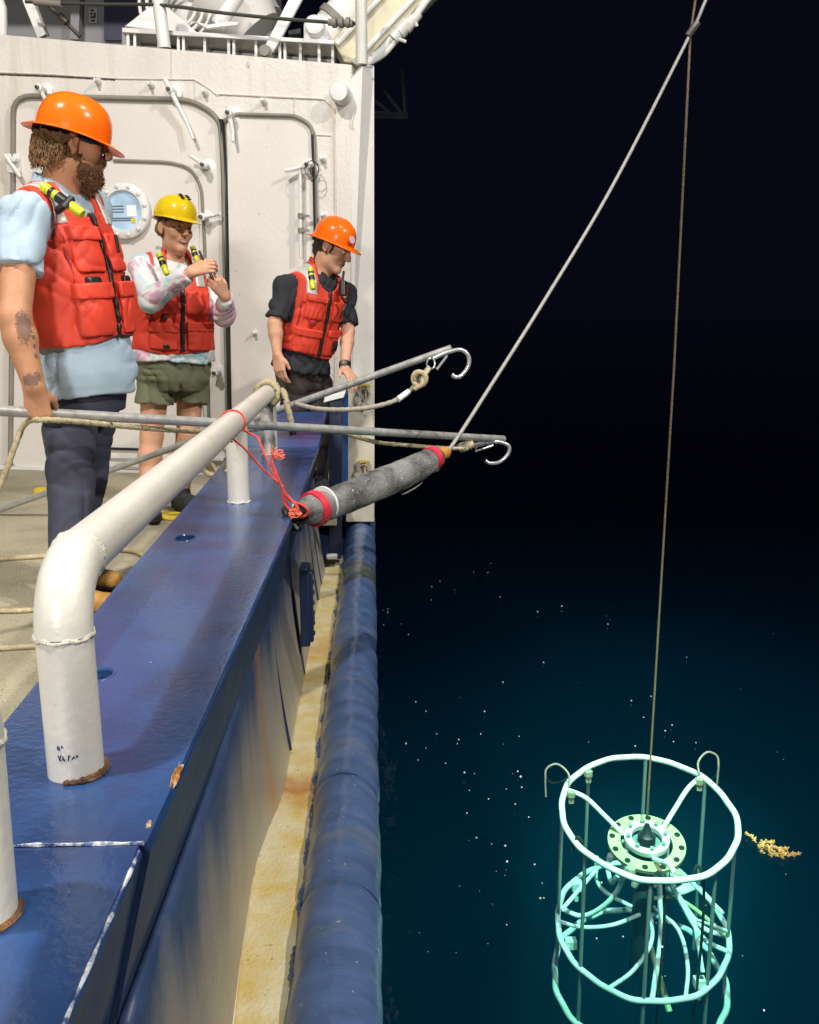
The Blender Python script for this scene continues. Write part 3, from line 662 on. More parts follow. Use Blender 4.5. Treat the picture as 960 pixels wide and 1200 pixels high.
wprism(rounded([(60, 192), (195, 194), (219, 200), (232, 220), (240, 549), (58, 545)], 5, 12), .030, .016).build('inner_leaf', M['wall_smooth'], d1, False)
for q in ((55, 107, (54, 124)), (206, 109, (227, 163)), (245, 196, (222, 182)), (243, 256, (258, 250)), (258, 436, (248, 441))): dog(q[0], q[1], q[2], d1)
bc = wp(17, 192, .02); m = MB(); m.box(bc, (.09, .05, .12)); m.lathe([(.02, 0), (.02, .05)], bc+WN*.02+[.03, 0, .02], WN, 10); m.tube([bc+WN*.05+[-.03, 0, .05], bc+WN*.05+[.06, 0, -.09]], .016, 8); m.build('hinge_bracket', M['white_gear'], d1, bevel=.006)
for y_ in (60, 205): pass
m = MB(); m.prism([wp(130, 524, .035), wp(250, 528, .035), wp(250, 530.5, .035), wp(130, 527, .035)], WN*.012); m.build('sill_line', M['black_gap'], d1, False)
wprism([(110, 533), (262, 537), (262, 540), (110, 536)], .055, .06).build('sill_bar', M['white_gear'], d1, False)
# porthole: ring with bolts, glass and pinned sheet given a faint glow for a lit room
pc = wp(146.5, 247.5, .046); m = MB(); m.lathe([(.122, .0), (.122, .026), (.128, .034), (.150, .034), (.172, .022), (.176, 0)], pc, WN, 48); ph = m.build('porthole', M['white_gear'], d1)
m = MB()
for k in range(12):
    a_ = 2*np.pi*k/12+.2; m.lathe([(.013, 0), (.013, .012), (.006, .017)], pc+WN*.028+.152*(math.cos(a_)*WE+math.sin(a_)*np.array([0, 0, 1])), WN, 8)
m.build('ring_bolts', M['wall_smooth'], ph)
gm = mat('porthole_glass', (.36, .50, .62), .08, var=.30, vs=7, col2=(.66, .74, .80), ramp=(.5, .62)); N, L, p = nodes(gm); p.inputs['Emission Color'].default_value = (.45, .62, .80, 1); p.inputs['Emission Strength'].default_value = .22
m = MB(); m.lathe([(.124, 0), (.124, .008)], pc+WN*.004, WN, 40); m.build('glass', gm, ph)
def wrect(u0, z0, u1, z1, off, mt, nm):
    q = [pc+WN*off+u*WE+np.array([0, 0, z]) for u, z in ((u0, z0), (u1, z0), (u1, z1), (u0, z1))]; m = MB(); m.prism(q, WN*.0015); return m.build(nm, mt, ph, False)
paper = mat('pinned_paper', (.78, .80, .82), .6); N, L, p = nodes(paper); p.inputs['Emission Color'].default_value = (.7, .8, .9, 1); p.inputs['Emission Strength'].default_value = .15
wrect(.02, -.035, .085, .035, .0135, paper, 'pinned_sheet'); ln = mat('dark_pipe_shade', (.10, .14, .20), .5)
for k, z in enumerate((.030, .012, -.006, -.045, -.058)): wrect(-.10, z-.004, .0 if k < 3 else .06, z+.004, .0125, ln, 'pipe_outline')
wrect(.045, -.075, .075, -.045, .0145, M['yellow'], 'yellow_tag')
d2 = thing('watertight_door', wp(318, 552), 'narrow off white watertight door right of the black gap, behind the young man in the dark tee', 'door')
wprism(rounded([(266, 141), (275, 137), (346, 139), (361, 146), (366, 160), (371, 556), (273, 553)], 5, 8), .018, .030).build('door_leaf', M['wall_smooth'], d2, False)
m = MB(); P = [wp(x, y, .026) for x, y in open_round([(263, 142), (274, 134), (348, 136), (366, 148), (368, 175), (371, 300), (374, 556)], 10)]; m.tube(P, .013, 9); m.build('gasket', M['gasket'], d2)
m = MB(); P = [wp(x, y, .030) for x, y in [(366.5, 158), (368, 200), (370, 300), (374, 556)]]; m.tube(P, .011, 8); m.build('edge_gap', M['black_gap'], d2)
dog(274, 136, (273, 166), d2); dg_ = dog(365, 196, (333, 200), d2)
m = MB(); lc = wp(367, 197, .10); pts = []
for k in range(60):
    t = k/59*12.566; pts.append(lc+(.034+.010*math.sin(t*.5))*(math.cos(t)*WE)+np.array([0, 0, .050*math.sin(t)-.01])+WN*.03*math.sin(t*.5))
m.tube(pts, .0032, 6); m.build('cable_loop', M['dark_metal'], dg_)
m = MB(); m.tube([wp(352, 196, .07), wp(352.5, 302, .07)], .011, 10); rd = m.build('latch_rod', M['white_gear'], d2)
m = MB()
for y in (253, 270):
    c = wp(352.4, y, .07); m.lathe([(.018, -.015), (.018, .015)], c, (0, 0, 1), 10); m.box(c+WE*.03, (.05, .014, .014)); m.box(c-WE*.0-WN*.035, (.02, .07, .02))
m.build('rod_guide', M['gasket'], rd)
# yellow painted line on the deck
ym = MB(); ym.prism([at_z(88, 587, .004), at_z(214, 601, .004), at_z(212, 611, .004), at_z(88, 597, .004)], (0, 0, .002)); o = ym.build('deck_line', M['yellow'], None, False); tag(o, 'yellow painted line on the grey deck behind the handrail', 'deck marking')
ym = MB(); ym.lathe([(.05, 0), (.045, .02), (.03, .03)], at_z(49, 577, .0), (0, 0, 1), 18); o = ym.build('deck_socket_cap', M['yellow'], None); tag(o, 'small round yellow cap on the deck beside the bearded man', 'deck cap')
# ------------------------------------------------------------------ upper deck machinery above the wall
ud = thing('upper_deckhouse', (-2, 9.3, 2.7), 'shaded grey upper deck wall with a navy door high at the left', 'deckhouse')
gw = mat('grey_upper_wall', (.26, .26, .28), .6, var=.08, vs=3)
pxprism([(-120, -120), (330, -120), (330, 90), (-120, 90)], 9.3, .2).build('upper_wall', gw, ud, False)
pxprism([(122, -80), (165, -80), (166, 48), (122, 47)], 9.26, .03).build('navy_door', mat('navy_door_paint', (.006, .007, .04), .5), ud, False)
o = MB().box((-2.2, 8.7, 4.15), (4.6, 1.3, .10)).build('roof_overhang', gw, ud, False)
sg = pxprism([(104, 9), (114, 9), (114, 27), (104, 27)], 9.28, .012).build('notice', mat('notice_plate', (.42, .42, .43), .5), ud, False)
m = MB()
for a_, b_, c_, d_ in ((106, 11, 110, 13), (106, 15, 109, 17), (110, 15, 112, 19), (106, 19, 112, 21), (107, 23, 111, 25)): pxprism([(a_, b_), (c_, b_), (c_, d_), (a_, d_)], 9.275, .004, m)
m.build('notice_marks', M['black_gap'], sg, False)
pxprism([(84, -10), (94, -10), (92, 46), (82, 46)], 9.15, .1).build('pilaster', gw, ud, False)
o = MB().prism([(-6, 7.6, 2.62), (-.03, 6.40, 2.36), (-.03, 12, 2.36), (-6, 12, 2.62)], (0, 0, .05)).build('upper_deck', M['deck'], None, False); tag(o, kind='structure')
YM = 7.0
br = thing('diagonal_brace', at_y(45, 44, 6.9), 'white flat diagonal brace at the upper left corner above the wall', 'brace')
pxprism([(14, -30), (26, -30), (54, 40), (44, 45)], 6.9, .05).build('brace_bar', M['white_gear'], br, bevel=.004)
pxprism([(26, -30), (30, -30), (57, 42), (54, 40)], 6.92, .03).build('brace_flange', M['gasket'], br)
m = MB(); m.tube([at_y(-8, -20, 6.9), at_y(2, 10, 6.9), at_y(3, 44, 6.9)], .035, 12); m.build('brace_post', M['white_gear'], br)
gr = thing('guard_rail', at_y(190, 55, 6.75), 'white guard rail stanchions carrying a taut dark wire above the deckhouse edge', 'guard rail')
for (a_, b_, r_) in (((182, -30), (193, 57), .042), ((423, -30), (424, 76), .036)):
    m = MB(); m.tube([at_y(a_[0], a_[1], 6.6 if a_[0] < 300 else 6.15), at_y(b_[0], b_[1], 6.6 if a_[0] < 300 else 6.15)], r_, 16); m.build('stanchion', M['white_gear'] if a_[0] < 300 else M['rail'], gr)
def wirepts(px, Y0, Y1): return [at_y(x, y, Y0+(Y1-Y0)*i/(len(px)-1)) for i, (x, y) in enumerate(px)]
m = MB(); m.tube(spline(wirepts([(30, 2), (120, 5), (190, 6), (260, 15), (330, 22), (385, 26), (420, 28)], 6.75, 6.2)), .011, 8); wr_ = m.build('guard_wire', mat('dark_wire', (.06, .062, .05), .5, .3), gr)
m = MB(); m.tube(wirepts([(40, 2), (72, 5)], 6.72, 6.7), .022, 10); m.build('wire_sleeve', M['gasket'], wr_); m = MB(); m.tube(wirepts([(385, 26), (414, 28)], 6.24, 6.2), .020, 10)
for x in (392, 400, 408): m.lathe([(.03, -.012), (.03, .012)], at_y(x, 26.5, 6.2), WE, 10)
m.build('turnbuckle', M['gasket'], wr_)
m = MB(); m.tube(wirepts([(56, 6), (75, 24), (94, 43)], 6.8, 6.8), .013, 8); m.tube(wirepts([(70, 18), (78, 27)], 6.78, 6.78), .022, 8); m.build('slack_lanyard', M['dark_metal'], gr)
wn = thing('winch_base', at_y(270, 60, 7.1), 'white ribbed machinery base with drum and bearing above the wall', 'winch')
m = MB(); m.prism([at_y(143, 32, 6.72), at_y(392, 47, 6.5), at_y(392, 52, 6.5), at_y(143, 38, 6.72)], (0, .9, 0)); m.build('base_ring', M['white_gear'], wn, bevel=.005)
m = MB(); m.prism([at_y(145, 52, 6.95), at_y(392, 70, 6.8), at_y(392, 90, 6.8), at_y(145, 66, 6.95)], (0, .05, 0)); m.build('inner_wall', M['white_gear'], wn, False)
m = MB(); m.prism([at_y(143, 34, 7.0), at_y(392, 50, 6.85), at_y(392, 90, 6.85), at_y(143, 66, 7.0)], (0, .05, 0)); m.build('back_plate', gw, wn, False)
for k, x in enumerate((150, 158, 186, 209, 215, 240, 268, 274, 300, 328, 334, 352, 374, 390)):
    t = (x-143)/249; Y = 6.74-.2*t; yt = 35+15*t; yb = 60+15*t; pxprism([(x-1.6, yt), (x+1.6, yt), (x+1.6, yb), (x-1.6, yb)], Y, .12).build('rib', M['white_gear'], wn)
def frust(pxa, ra, pxb, rb, Y, nm, mt='white_gear', seg=26, parent=None):
    a_, b_ = at_y(*pxa, Y), at_y(*pxb, Y); m = MB(); L_ = np.linalg.norm(b_-a_); m.lathe([(ra, 0), (ra*.99+rb*.01, L_*.01), (rb, L_)], a_, b_-a_, seg); return m.build(nm, M[mt], parent or wn)
pxprism([(145, 31), (178, 5), (190, 2), (222, 30), (236, 42), (200, 38)], 6.95, .5).build('housing', M['white_gear'], wn, bevel=.01)
frust((262, 40), .46, (225, -60), .34, 7.5, 'drum')
frust((300, 40), .20, (262, -8), .34, 7.2, 'cone', 'wall_smooth')
m = MB()
for rr_ in (.14, .19, .24):
    a = np.linspace(0, 6.283, 30, endpoint=False); cc = at_y(207, 8, 7.02); m.tube([cc+[rr_*math.cos(t), -.05, rr_*math.sin(t)] for t in a], .012, 6, True)
m.build('drum_flange', M['wall_smooth'], wn)
pxprism([(345, -14), (361, -14), (320, 62), (306, 62)], 6.55, .04).build('flat_strut', M['white_gear'], wn, bevel=.004)
c = at_y(311, 62, 6.52); m = MB(); m.lathe([(.045, 0), (.045, .02), (.03, .03), (.03, .05)], c, (0, -1, 0), 14); m.build('strut_pin', M['gasket'], wn)
pxprism(rounded([(356, 52), (356, 26), (362, 17), (376, 17), (382, 26), (386, 50)], 4, 6), 6.6, .16).build('bearing_block', M['white_gear'], wn, bevel=.006)
c = at_y(370, 32, 6.59); m = MB(); m.lathe([(.062, 0), (.062, .05), (.055, .06)], c, (-.1, -1, 0), 24); m.build('bearing_cap', M['white_gear'], wn)
frust((378, 44), .12, (425, -10), .12, 6.85, 'pipe_cylinder'); frust((392, 28), .135, (397, 22), .135, 6.84, 'pipe_band', 'gasket')
pxprism([(338, 36), (352, 33), (352, 39), (338, 40)], 6.8, .1).build('dark_recess', M['black_gap'], wn)
frust((255, 30), .05, (280, -8), .05, 6.75, 'strut_tube'); pxprism([(228, 25), (244, 29), (266, 25), (279, 26), (279, 29), (258, 31), (243, 33)], 6.7, .04).build('bracket_plate', M['white_gear'], wn)
bo = thing('crane_boom', at_y(400, 70, 6.6), 'cream crane boom rising out of the top of the frame over the water', 'crane boom')
pxprism([(390, 46), (452, -22), (520, -22), (424, 76), (403, 73)], 6.5, .30).build('boom_box', M['cream_boom'], bo, bevel=.01)
for (a_, b_, nm) in (((395, 52), (466, -24), 'boom_rib'), ((414, 74), (506, -24), 'boom_rib'), ((427, 78), (524, -22), 'boom_edge')):
    m = MB(); m.tube([at_y(*a_, 6.48), at_y(*b_, 6.48)], .016, 8); m.build(nm, M['white_gear'], bo)
m = MB(); m.tube(spline(wirepts([(430, 72), (446, 60), (462, 42), (478, 30), (508, -10)], 6.4, 6.4)), .022, 10); m.build('hydraulic_hose', M['white_gear'], bo)
m = MB(); m.tube(spline(wirepts([(430, 76), (450, 64), (464, 48), (474, 38)], 6.38, 6.38)), .016, 8); m.build('hydraulic_hose', M['rail'], bo)
m = MB()
for x, y, r_ in ((466, 40, .04), (473, 33, .045), (480, 28, .04), (486, 22, .03)): m.lathe([(r_, -.04), (r_, .04)], at_y(x, y, 6.38), (.7, 0, .75), 10)
m.tube([at_y(462, 44, 6.36), at_y(476, 49, 6.36)], .010, 6); m.tube([at_y(484, 20, 6.36), at_y(489, 31, 6.36)], .010, 6); m.build('hose_fitting', M['rail'], bo)
# a dim steel frame farther along the ship's side
fs = thing('side_gantry', (.2, 16, .5), 'dim steel side gantry barely visible in the dark beyond the deckhouse corner', 'gantry')
dk = mat('unlit_steel', (.05, .06, .065), .7)
m = MB()
for a_, b_ in (((438, 132), (478, 134)), ((438, 137), (478, 138)), ((471, 80), (475, 134)), ((450, 106), (470, 132)), ((440, 118), (456, 132))): m.tube([at_y(*a_, 17), at_y(*b_, 17)], .03, 6)
m.build('gantry_frame', dk, fs)
# ------------------------------------------------------------------ hook poles, ropes and the padded cable end
A1, B1 = at_y(48, 484, 3.10), at_y(590, 514.5, 4.72); D1 = nrm(B1-A1); A1x = A1-D1*.75
p1 = thing('hook_pole', at_y(300, 499, 3.95), 'lower grey hook pole held level by the bearded man, reaching over the water', 'hook pole', 'hook poles over the rail')
m = MB(); m.tube([A1x, B1], .0175, 16); m.build('pole_tube', M['steel'], p1)
A2, B2 = at_z(-2, 598, .03), at_y(529, 408, 4.28); D2 = nrm(B2-A2)
p2 = thing('hook_pole', at_y(336, 476, 4.5), 'upper grey hook pole rising from the deck across the rail end to the upper hook', 'hook pole', 'hook poles over the rail')
m = MB(); m.tube([A2-D2*.3, B2], .0165, 16); m.build('pole_tube', M['steel'], p2)
def hook(px, Y, parent, r=.0095):
    P = spline([at_y(x, y, Y) for x, y in px], 6); m = MB(); m.tube(P, r, 10); h = m.build('hook', M['chrome'], parent); return h
h1_ = hook([(556, 523), (576, 518), (590, 519), (597, 524), (595, 533), (586, 541), (575, 543), (569, 540)], 4.66, p1)
m = MB(); m.tube([at_y(560, 520, 4.64), at_y(557, 529, 4.62), at_y(578, 522, 4.64)], .006, 8); m.build('spring_gate', M['chrome'], h1_)
h2_ = hook([(508, 420), (524, 413), (540, 410), (549, 417), (549, 429), (541, 440), (534, 442), (530, 439)], 4.24, p2)
m = MB(); m.tube([at_y(524, 417, 4.22), at_y(512, 433, 4.2), at_y(511, 431, 4.2)], .006, 8); m.build('spring_gate', M['chrome'], h2_)
m = MB(); a = np.linspace(0, 6.283, 16, endpoint=False); c = at_y(505, 426, 4.22); m.tube([c+[.018*math.cos(t), .006*math.sin(2*t), .024*math.sin(t)] for t in a], .004, 6, True); m.build('eye_ring', M['chrome'], h2_)
def ropet(name, pts, r, mt, label, cat, group=None):
    P = spline(pts, 8); o = rope(P, r).build(name, M[mt], None, True, 180); tag(o, label, cat, group); return o
t2 = ropet('tag_line', [at_y(504, 430, 4.2), at_y(494, 440, 4.2), at_y(490, 448, 4.2), at_y(478, 460, 4.2), at_y(462, 470, 4.15), at_y(436, 477, 4.1), at_y(405, 480, 4.1), at_y(372, 479, 4.15), at_y(346, 473, 4.25)], .0105, 'rope_grey', 'grey tag line sagging below the upper hook pole, with white tape and a knot', 'rope')
m = MB(); m.tube([at_y(466.5, 468, 4.15), at_y(479, 459, 4.19)], .0135, 10); m.build('white_tape', M['tape'], t2)
m = MB(); a = np.linspace(0, 11, 34); c = at_y(492, 444, 4.17); m.tube([c+[.026*math.cos(t)+.012*(t/11-.5), .018*math.sin(t*.7), .030*math.sin(t)-.05*(t/11-.5)*0] for t in a], .011, 8); m.build('knot', M['rope_clean'], t2)
m = MB(); m.tube(spline([at_y(486, 456, 4.16), at_y(494, 451, 4.15), at_y(496, 443, 4.16), at_y(503, 432, 4.2)], 6), .010, 8); m.build('eye_splice', M['rope_clean'], t2)
t1 = ropet('tag_line', [at_y(548, 526, 4.5), at_y(520, 525, 4.42), at_y(480, 522, 4.3), at_y(440, 518, 4.2), at_y(400, 507, 4.1), at_y(360, 501, 4.02), at_y(330, 499, 3.9), at_y(300, 503, 3.78), at_y(250, 506, 3.62), at_y(200, 504, 3.46), at_y(140, 499, 3.27), at_y(90, 494, 3.13), at_y(50, 492, 3.05), at_y(30, 496, 3.1), at_y(18, 522, 3.08), at_y(4, 560, 3.06), at_y(-14, 600, 3.04)], .0095, 'rope', 'flecked tan tag line running under the lower hook pole and hanging from the bearded hand', 'rope')
m = MB()
for x, y in ((543, 524), (550, 521)): m.lathe([(.022, -.018), (.026, 0), (.022, .018)], at_y(x, y, 4.55), (1, .2, .3), 12)
m.build('knot', M['rope_clean'], t1)
m = MB(); m.tube([at_y(536, 524, 4.5), at_y(566, 519, 4.62)], .012, 8); m.build('swivel', M['chrome'], t1)
# rope round the rail end with a hanging tail; wad of rope below the rail
c = np.array([-.461, 4.17, zr]); pts = []
for k in range(46):
    t = k/45*2*np.pi*2.1-1.2; pts.append(c+[(.050)*math.cos(t), -.055+.085*k/45, .050*math.sin(t)])
pts += list(spline([pts[-1], at_y(332, 458, 4.12), at_y(338, 480, 4.1), at_y(342, 498, 4.1), at_y(343, 506, 4.1)], 5)[1:])
o = rope(pts, .0135).build('rope_lashing', M['rope'], None, True, 180); tag(o, 'tan rope turned twice round the far end of the handrail with its tail hanging', 'rope')
m = MB(); m.tube([at_y(342, 503, 4.1), at_y(343.5, 510, 4.1)], .0150, 8); m.build('taped_end', M['black'], o)
c = np.array([-.475, 3.72, .56]); pts = []
for k in range(90):
    t = k/89*6.283*3.2; pts.append(at_y(256, 538, 3.75)+[.045*math.cos(t)+.008*math.sin(3.1*t), .05*math.sin(t*.5), .075*math.sin(t)+.012*math.cos(2.3*t)])
o = rope(pts, .011).build('rope_hank', M['rope'], None, True, 180); tag(o, 'small tan rope hank hanging behind the second rail post', 'rope')
# ropes lying on the deck
def deckrope(px, r, label):
    P = [at_z(x, y, r) for x, y in px]; o = rope(spline(P, 8), r).build('deck_rope', M['rope_clean'], None, True, 180); tag(o, label, 'rope', 'ropes on the deck')
deckrope([(-40, 657), (0, 655), (60, 651), (130, 645), (155, 646), (168, 652), (172, 662)], .011, 'tan rope across the deck at knee height of the slate trousers, curling beside the bulwark')
deckrope([(-40, 766), (0, 760), (60, 756), (120, 750)], .009, 'thin tan rope across the deck behind the upright of the near handrail')
deckrope([(-40, 712), (10, 716), (60, 713), (112, 712)], .010, 'tan rope on the deck just in front of the tan boot')
# grey cable, padded sleeve
def shade_cloth(a, b, Yp): pass
LA, LB = at_y(352, 602, 2.88), at_y(513, 534, 3.5)
sl = thing('padded_cable_sleeve', LA, 'grey canvas sleeve round the cable end, banded red at both ends, above the bulwark edge', 'cable sleeve')
ax = nrm(LB-LA); LL = np.linalg.norm(LB-LA)
u_ = nrm(np.cross(ax, [0, 0, 1])); v_ = np.cross(u_, ax)
V = []; Fs = []; n = 70; seg = 36
for i in range(n):
    t = i/(n-1); rr = np.interp(t, [0, .03, .15, .5, .85, .95, 1], [.036, .046, .048, .052, .044, .036, .029]); sag = -.012*math.sin(t*3.14)
    for k in range(seg):
        a_ = 2*np.pi*k/seg; q = rr*(1+.05*math.sin(2*a_+t*4)+.03*math.sin(5*a_-t*7)+.018*math.sin(9*a_+t*15)+.012*math.sin(t*60+2*a_))
        kk = (k+5+int(1.5*math.sin(t*9))) % seg; q += .013*(1-kk/seg)-.006
        V.append(LA+ax*(t*LL)+u_*q*math.cos(a_)+v_*(q*math.sin(a_)+sag))
for i in range(n-1):
    for k in range(seg): Fs.append((i*seg+k, i*seg+(k+1) % seg, (i+1)*seg+(k+1) % seg, (i+1)*seg+k))
Fs += [tuple(range(seg)), tuple((n-1)*seg+k for k in range(seg))]
MB().add(V, Fs).build('canvas_sleeve', M['canvas'], sl, True, 60)
for t, r_ in ((.085, .0565), (.945, .0440)):
    m = MB(); m.lathe([(r_-.004, -.014), (r_+.001, -.014), (r_+.002, .014), (r_-.004, .014)], LA+ax*LL*t+v_*(-.012*math.sin(t*3.14)), ax, 30); m.build('red_band', M['red_tape'], sl)
m = MB(); m.lathe([(.045, -.003), (.0575, -.003), (.0575, .003), (.045, .003)], LA+ax*LL*.15, ax, 28); m.build('white_lashing', M['tape'], sl)
m = MB(); m.lathe([(.030, -.03), (.030, 0), (.014, .005)], LA, -ax, 14)
for k in range(3): m.tube(spline([LA+u_*.02*(k-1), LA-ax*.04+u_*.03*(k-1)+v_*.02, LA-ax*.055+u_*.03*(1-k)-v_*.03, LA+v_*-.03], 5), .010, 8)
m.build('black_tail', M['black'], sl)
m = MB(); m.tube(spline([LA-v_*.05, LA-v_*.03-u_*.03-ax*.02, LA+v_*.03-u_*.03+ax*.01], 6), .005, 7); m.build('white_cord', M['tape'], sl)
m = MB(); m.tube(spline([LB-ax*.06-v_*.035-u_*.02, LB-ax*.12-v_*.075, LB-ax*.24-v_*.085, LB-ax*.22-v_*.06], 6), .004, 6); m.tube(spline([LB-ax*.02+u_*.02, LB-v_*.05, LB-ax*.03-v_*.055], 6), .004, 6); m.build('loose_strap', M['cable'], sl)
m = MB(); m.lathe([(.026, -.03), (.026, .05), (.017, .062), (.014, .075)], LB, ax, 18); m.build('amber_ferrule', M['amber'], sl)
CT = np.array([1.525, 4.757, -1.688]); CN = nrm((-.0374, -.247, 1))
top = np.array([1.60, 4.83, 7.5]); kn_ = at_y(811, 36, 4.80)
rp2 = spline([LB+ax*.07, LB+ax*.10+[0.01, 0, .03], at_y(560, 476, 3.68), at_y(640, 349, 3.98), at_y(720, 214, 4.35), kn_, at_y(830, -6, 4.95), at_y(900, -160, 5.3)], 10)
m = MB(); m.tube(rp2, .0078, 10); o = m.build('grey_cable', M['cable'], None); tag(o, 'pale grey cable slanting up from the padded sleeve to the top right', 'cable')
hub = CT-CN*.13
rp1 = [hub+[0, 0, .1], at_y(766, 830, 4.80), at_y(790, 430, 4.80), kn_+[0, 0.02, 0], at_y(818, -20, 4.8), at_y(826, -260, 4.8)]
m = MB(); m.tube(rp1, .0060, 8); o = m.build('wire_rope', M['wire'], None); tag(o, 'taut brown wire rope dropping straight down to the sunken sampling frame', 'wire rope')
m = MB(); m.tube([kn_+[-.025, -.02, -.03], kn_+[0, -.02, .005], kn_+[.02, -.01, .03]], .018, 8); m.build('clamp', M['dark_metal'], o)
# red twine from the rail to the sleeve
rx = lambda y: -.408+(y-1.19)*(-.054/3.03)
yr = 2.96; cc = np.array([rx(yr), yr, zr]); ring_ = [cc+[(PR+.003)*math.cos(t), .006*math.sin(t), (PR+.003)*math.sin(t)] for t in np.linspace(-.6, 4.2, 26)]
K = at_y(331, 572, 2.82)
m = MB(); m.tube(list(ring_)+[at_y(272, 518, 2.9)], .0032, 6)
m.tube([ring_[0], at_y(302, 512, 2.9), at_y(318, 550, 2.85), K], .0034, 6); m.tube([ring_[-1], at_y(285, 524, 2.88), at_y(310, 552, 2.85), K+[.003, 0, .005]], .0034, 6)
m.tube(spline([K, at_y(340, 586, 2.82), at_y(355, 592, 2.8), at_y(362, 600, 2.8), at_y(352, 606, 2.82), at_y(338, 594, 2.82), K], 6), .0042, 6)
m.tube(spline([K, at_y(334, 590, 2.82), at_y(346, 602, 2.8), at_y(349, 595, 2.8), at_y(336, 580, 2.82)], 6), .0042, 6)
m.tube(spline([K, at_y(325, 558, 2.82), at_y(319, 540, 2.83), at_y(320, 533, 2.83)], 6), .0042, 6)
o = m.build('red_twine', M['red_twine'], None); tag(o, 'thin red twine tied from the handrail to the lower end of the padded sleeve', 'twine')
def fray(c, n, L, dirv, nm):
    m = MB(); r = random.Random(5)
    for k in range(n):
        d = nrm(np.array(dirv)+[r.uniform(-.7, .7), r.uniform(-.5, .5), r.uniform(-.3, .3)]); m.tube(spline([c, c+d*L*.5+[0, 0, r.uniform(-.01, .01)], c+d*L], 3), .0018, 4)
    m.build(nm, M['orange_fray'], o)
fray(at_y(320, 535, 2.83), 22, .036, (.6, 0, .25), 'frayed_end'); fray(at_y(354, 602, 2.8), 22, .040, (-.8, 0, .05), 'frayed_end')
# ------------------------------------------------------------------ sampling frame hanging just under the surface
white = mat('frame_white_paint', (.80, .82, .80), .4, var=.06, vs=12, bump=.1)
yel = mat('frame_yellow_plate', (.50, .49, .25), .5, var=.1)
greyp = mat('frame_grey_pipe', (.20, .24, .24), .5, var=.1)
dkp = mat('frame_dark_hose', (.02, .02, .02), .6)
ct = thing('sampling_frame', CT-[0, 0, 1.2], 'white round water sampling frame hanging under water, lit green below the wire', 'sampling frame')
ca = nrm(np.cross(CN, [0, 1.0, 0])); cb = np.cross(CN, ca)
def cp_(r, deg, h=0.0): t = R(deg); return CT+r*(math.cos(t)*ca+math.sin(t)*cb)+CN*0+np.array([0, 0, h])
sgn = 1
def angle_of(px, py):
    # angle round the ring of the ring point seen near a place in the photograph (the ring itself stands where it stands)
    best = min(range(360), key=lambda d: (lambda q: (q[0]-px)**2+(q[1]-py)**2)(proj(cp_(.48, d)))); return best
def proj(P):
    d = np.asarray(P)-CAM; w_ = d@FW; return 480+FPX*(d@RT)/w_, 600-FPX*(d@UP)/w_
def ringtube(r, h, t, nm, mt, a0=0, a1=360, wob=.0):
    n = 120; full = a1-a0 >= 360; an = np.linspace(a0, a1, n, endpoint=not full)
    P = [cp_(r*(1+wob*math.sin(R(d)*7)+wob*.6*math.sin(R(d)*17)), d, h+wob*.4*math.sin(R(d)*9)) for d in an]
    m = MB(); m.tube(P, t, 12, full); return m.build(nm, mt, ct)
ringtube(.48, 0, .0175, 'top_ring', white, wob=.006)
ringtube(.48, -.71, .0165, 'lower_ring', white, wob=.007)
ringtube(.49, -1.05, .018, 'bottom_ring', white, wob=.012)
aL, aR, aN = angle_of(665, 926), angle_of(820, 912), angle_of(795, 1031)
HB = np.array([0, 0, -.16])
def arm(a_, h=0.0, drop=-.17, r0=.48, r1=.13, t=.014, nm='arm', mtl=None):
    P = spline([cp_(r0, a_, h), cp_(.36, a_, h-.015), cp_(.24, a_, h+drop*.55), cp_(r1, a_, h+drop)], 8); m = MB(); m.tube(P, t, 10); m.build(nm, mtl or white, ct)
for a_ in (aL, aR, aN): arm(a_)
def plate(r0, r1, h, th, nm, mtl, seg=56, holes=0):
    m = MB(); c = CT+[0, 0, h]
    V = []; Fs = []
    for k in range(seg):
        t = 2*np.pi*k/seg
        for r_, z in ((r0, 0), (r1, 0), (r1, th), (r0, th)): V.append(c+r_*(math.cos(t)*ca+math.sin(t)*cb)+CN*z)
    for k in range(seg):
        a_, b_ = k*4, (k+1) % seg*4
        for j in range(4): Fs.append((a_+j, a_+(j+1) % 4, b_+(j+1) % 4, b_+j))
    o = m.add(V, Fs).build(nm, mtl, ct, True, 30)
    if holes:
        h_ = MB()
        for k in range(holes):
            t = 2*np.pi*(k+.4)/holes; h_.lathe([(.017, 0), (.017, .006)], c+(r0*.35+r1*.65)*(math.cos(t)*ca+math.sin(t)*cb)+CN*(th-.001), CN, 10)
        h_.build('bottle_socket', M['black'], o)['kind'] = 'stuff'
    return o
plate(.145, .215, -.19, .022, 'flange_plate', yel, holes=12)
plate(.085, .125, -.165, .03, 'hub_ring', white); plate(.0, .085, -.20, .02, 'hub_plate', greyp)
m = MB(); m.lathe([(.05, -.24), (.05, 0.03), (.03, .05), (.012, .10)], CT+HB, (0, 0, 1), 18); m.build('cable_head', M['black'], ct)
m = MB()
for k in range(8): t = 2*np.pi*k/8; m.lathe([(.012, 0), (.012, .02)], CT+[0, 0, -.135]+.105*(math.cos(t)*ca+math.sin(t)*cb), CN, 8)
m.build('hub_bolts', greyp, ct)
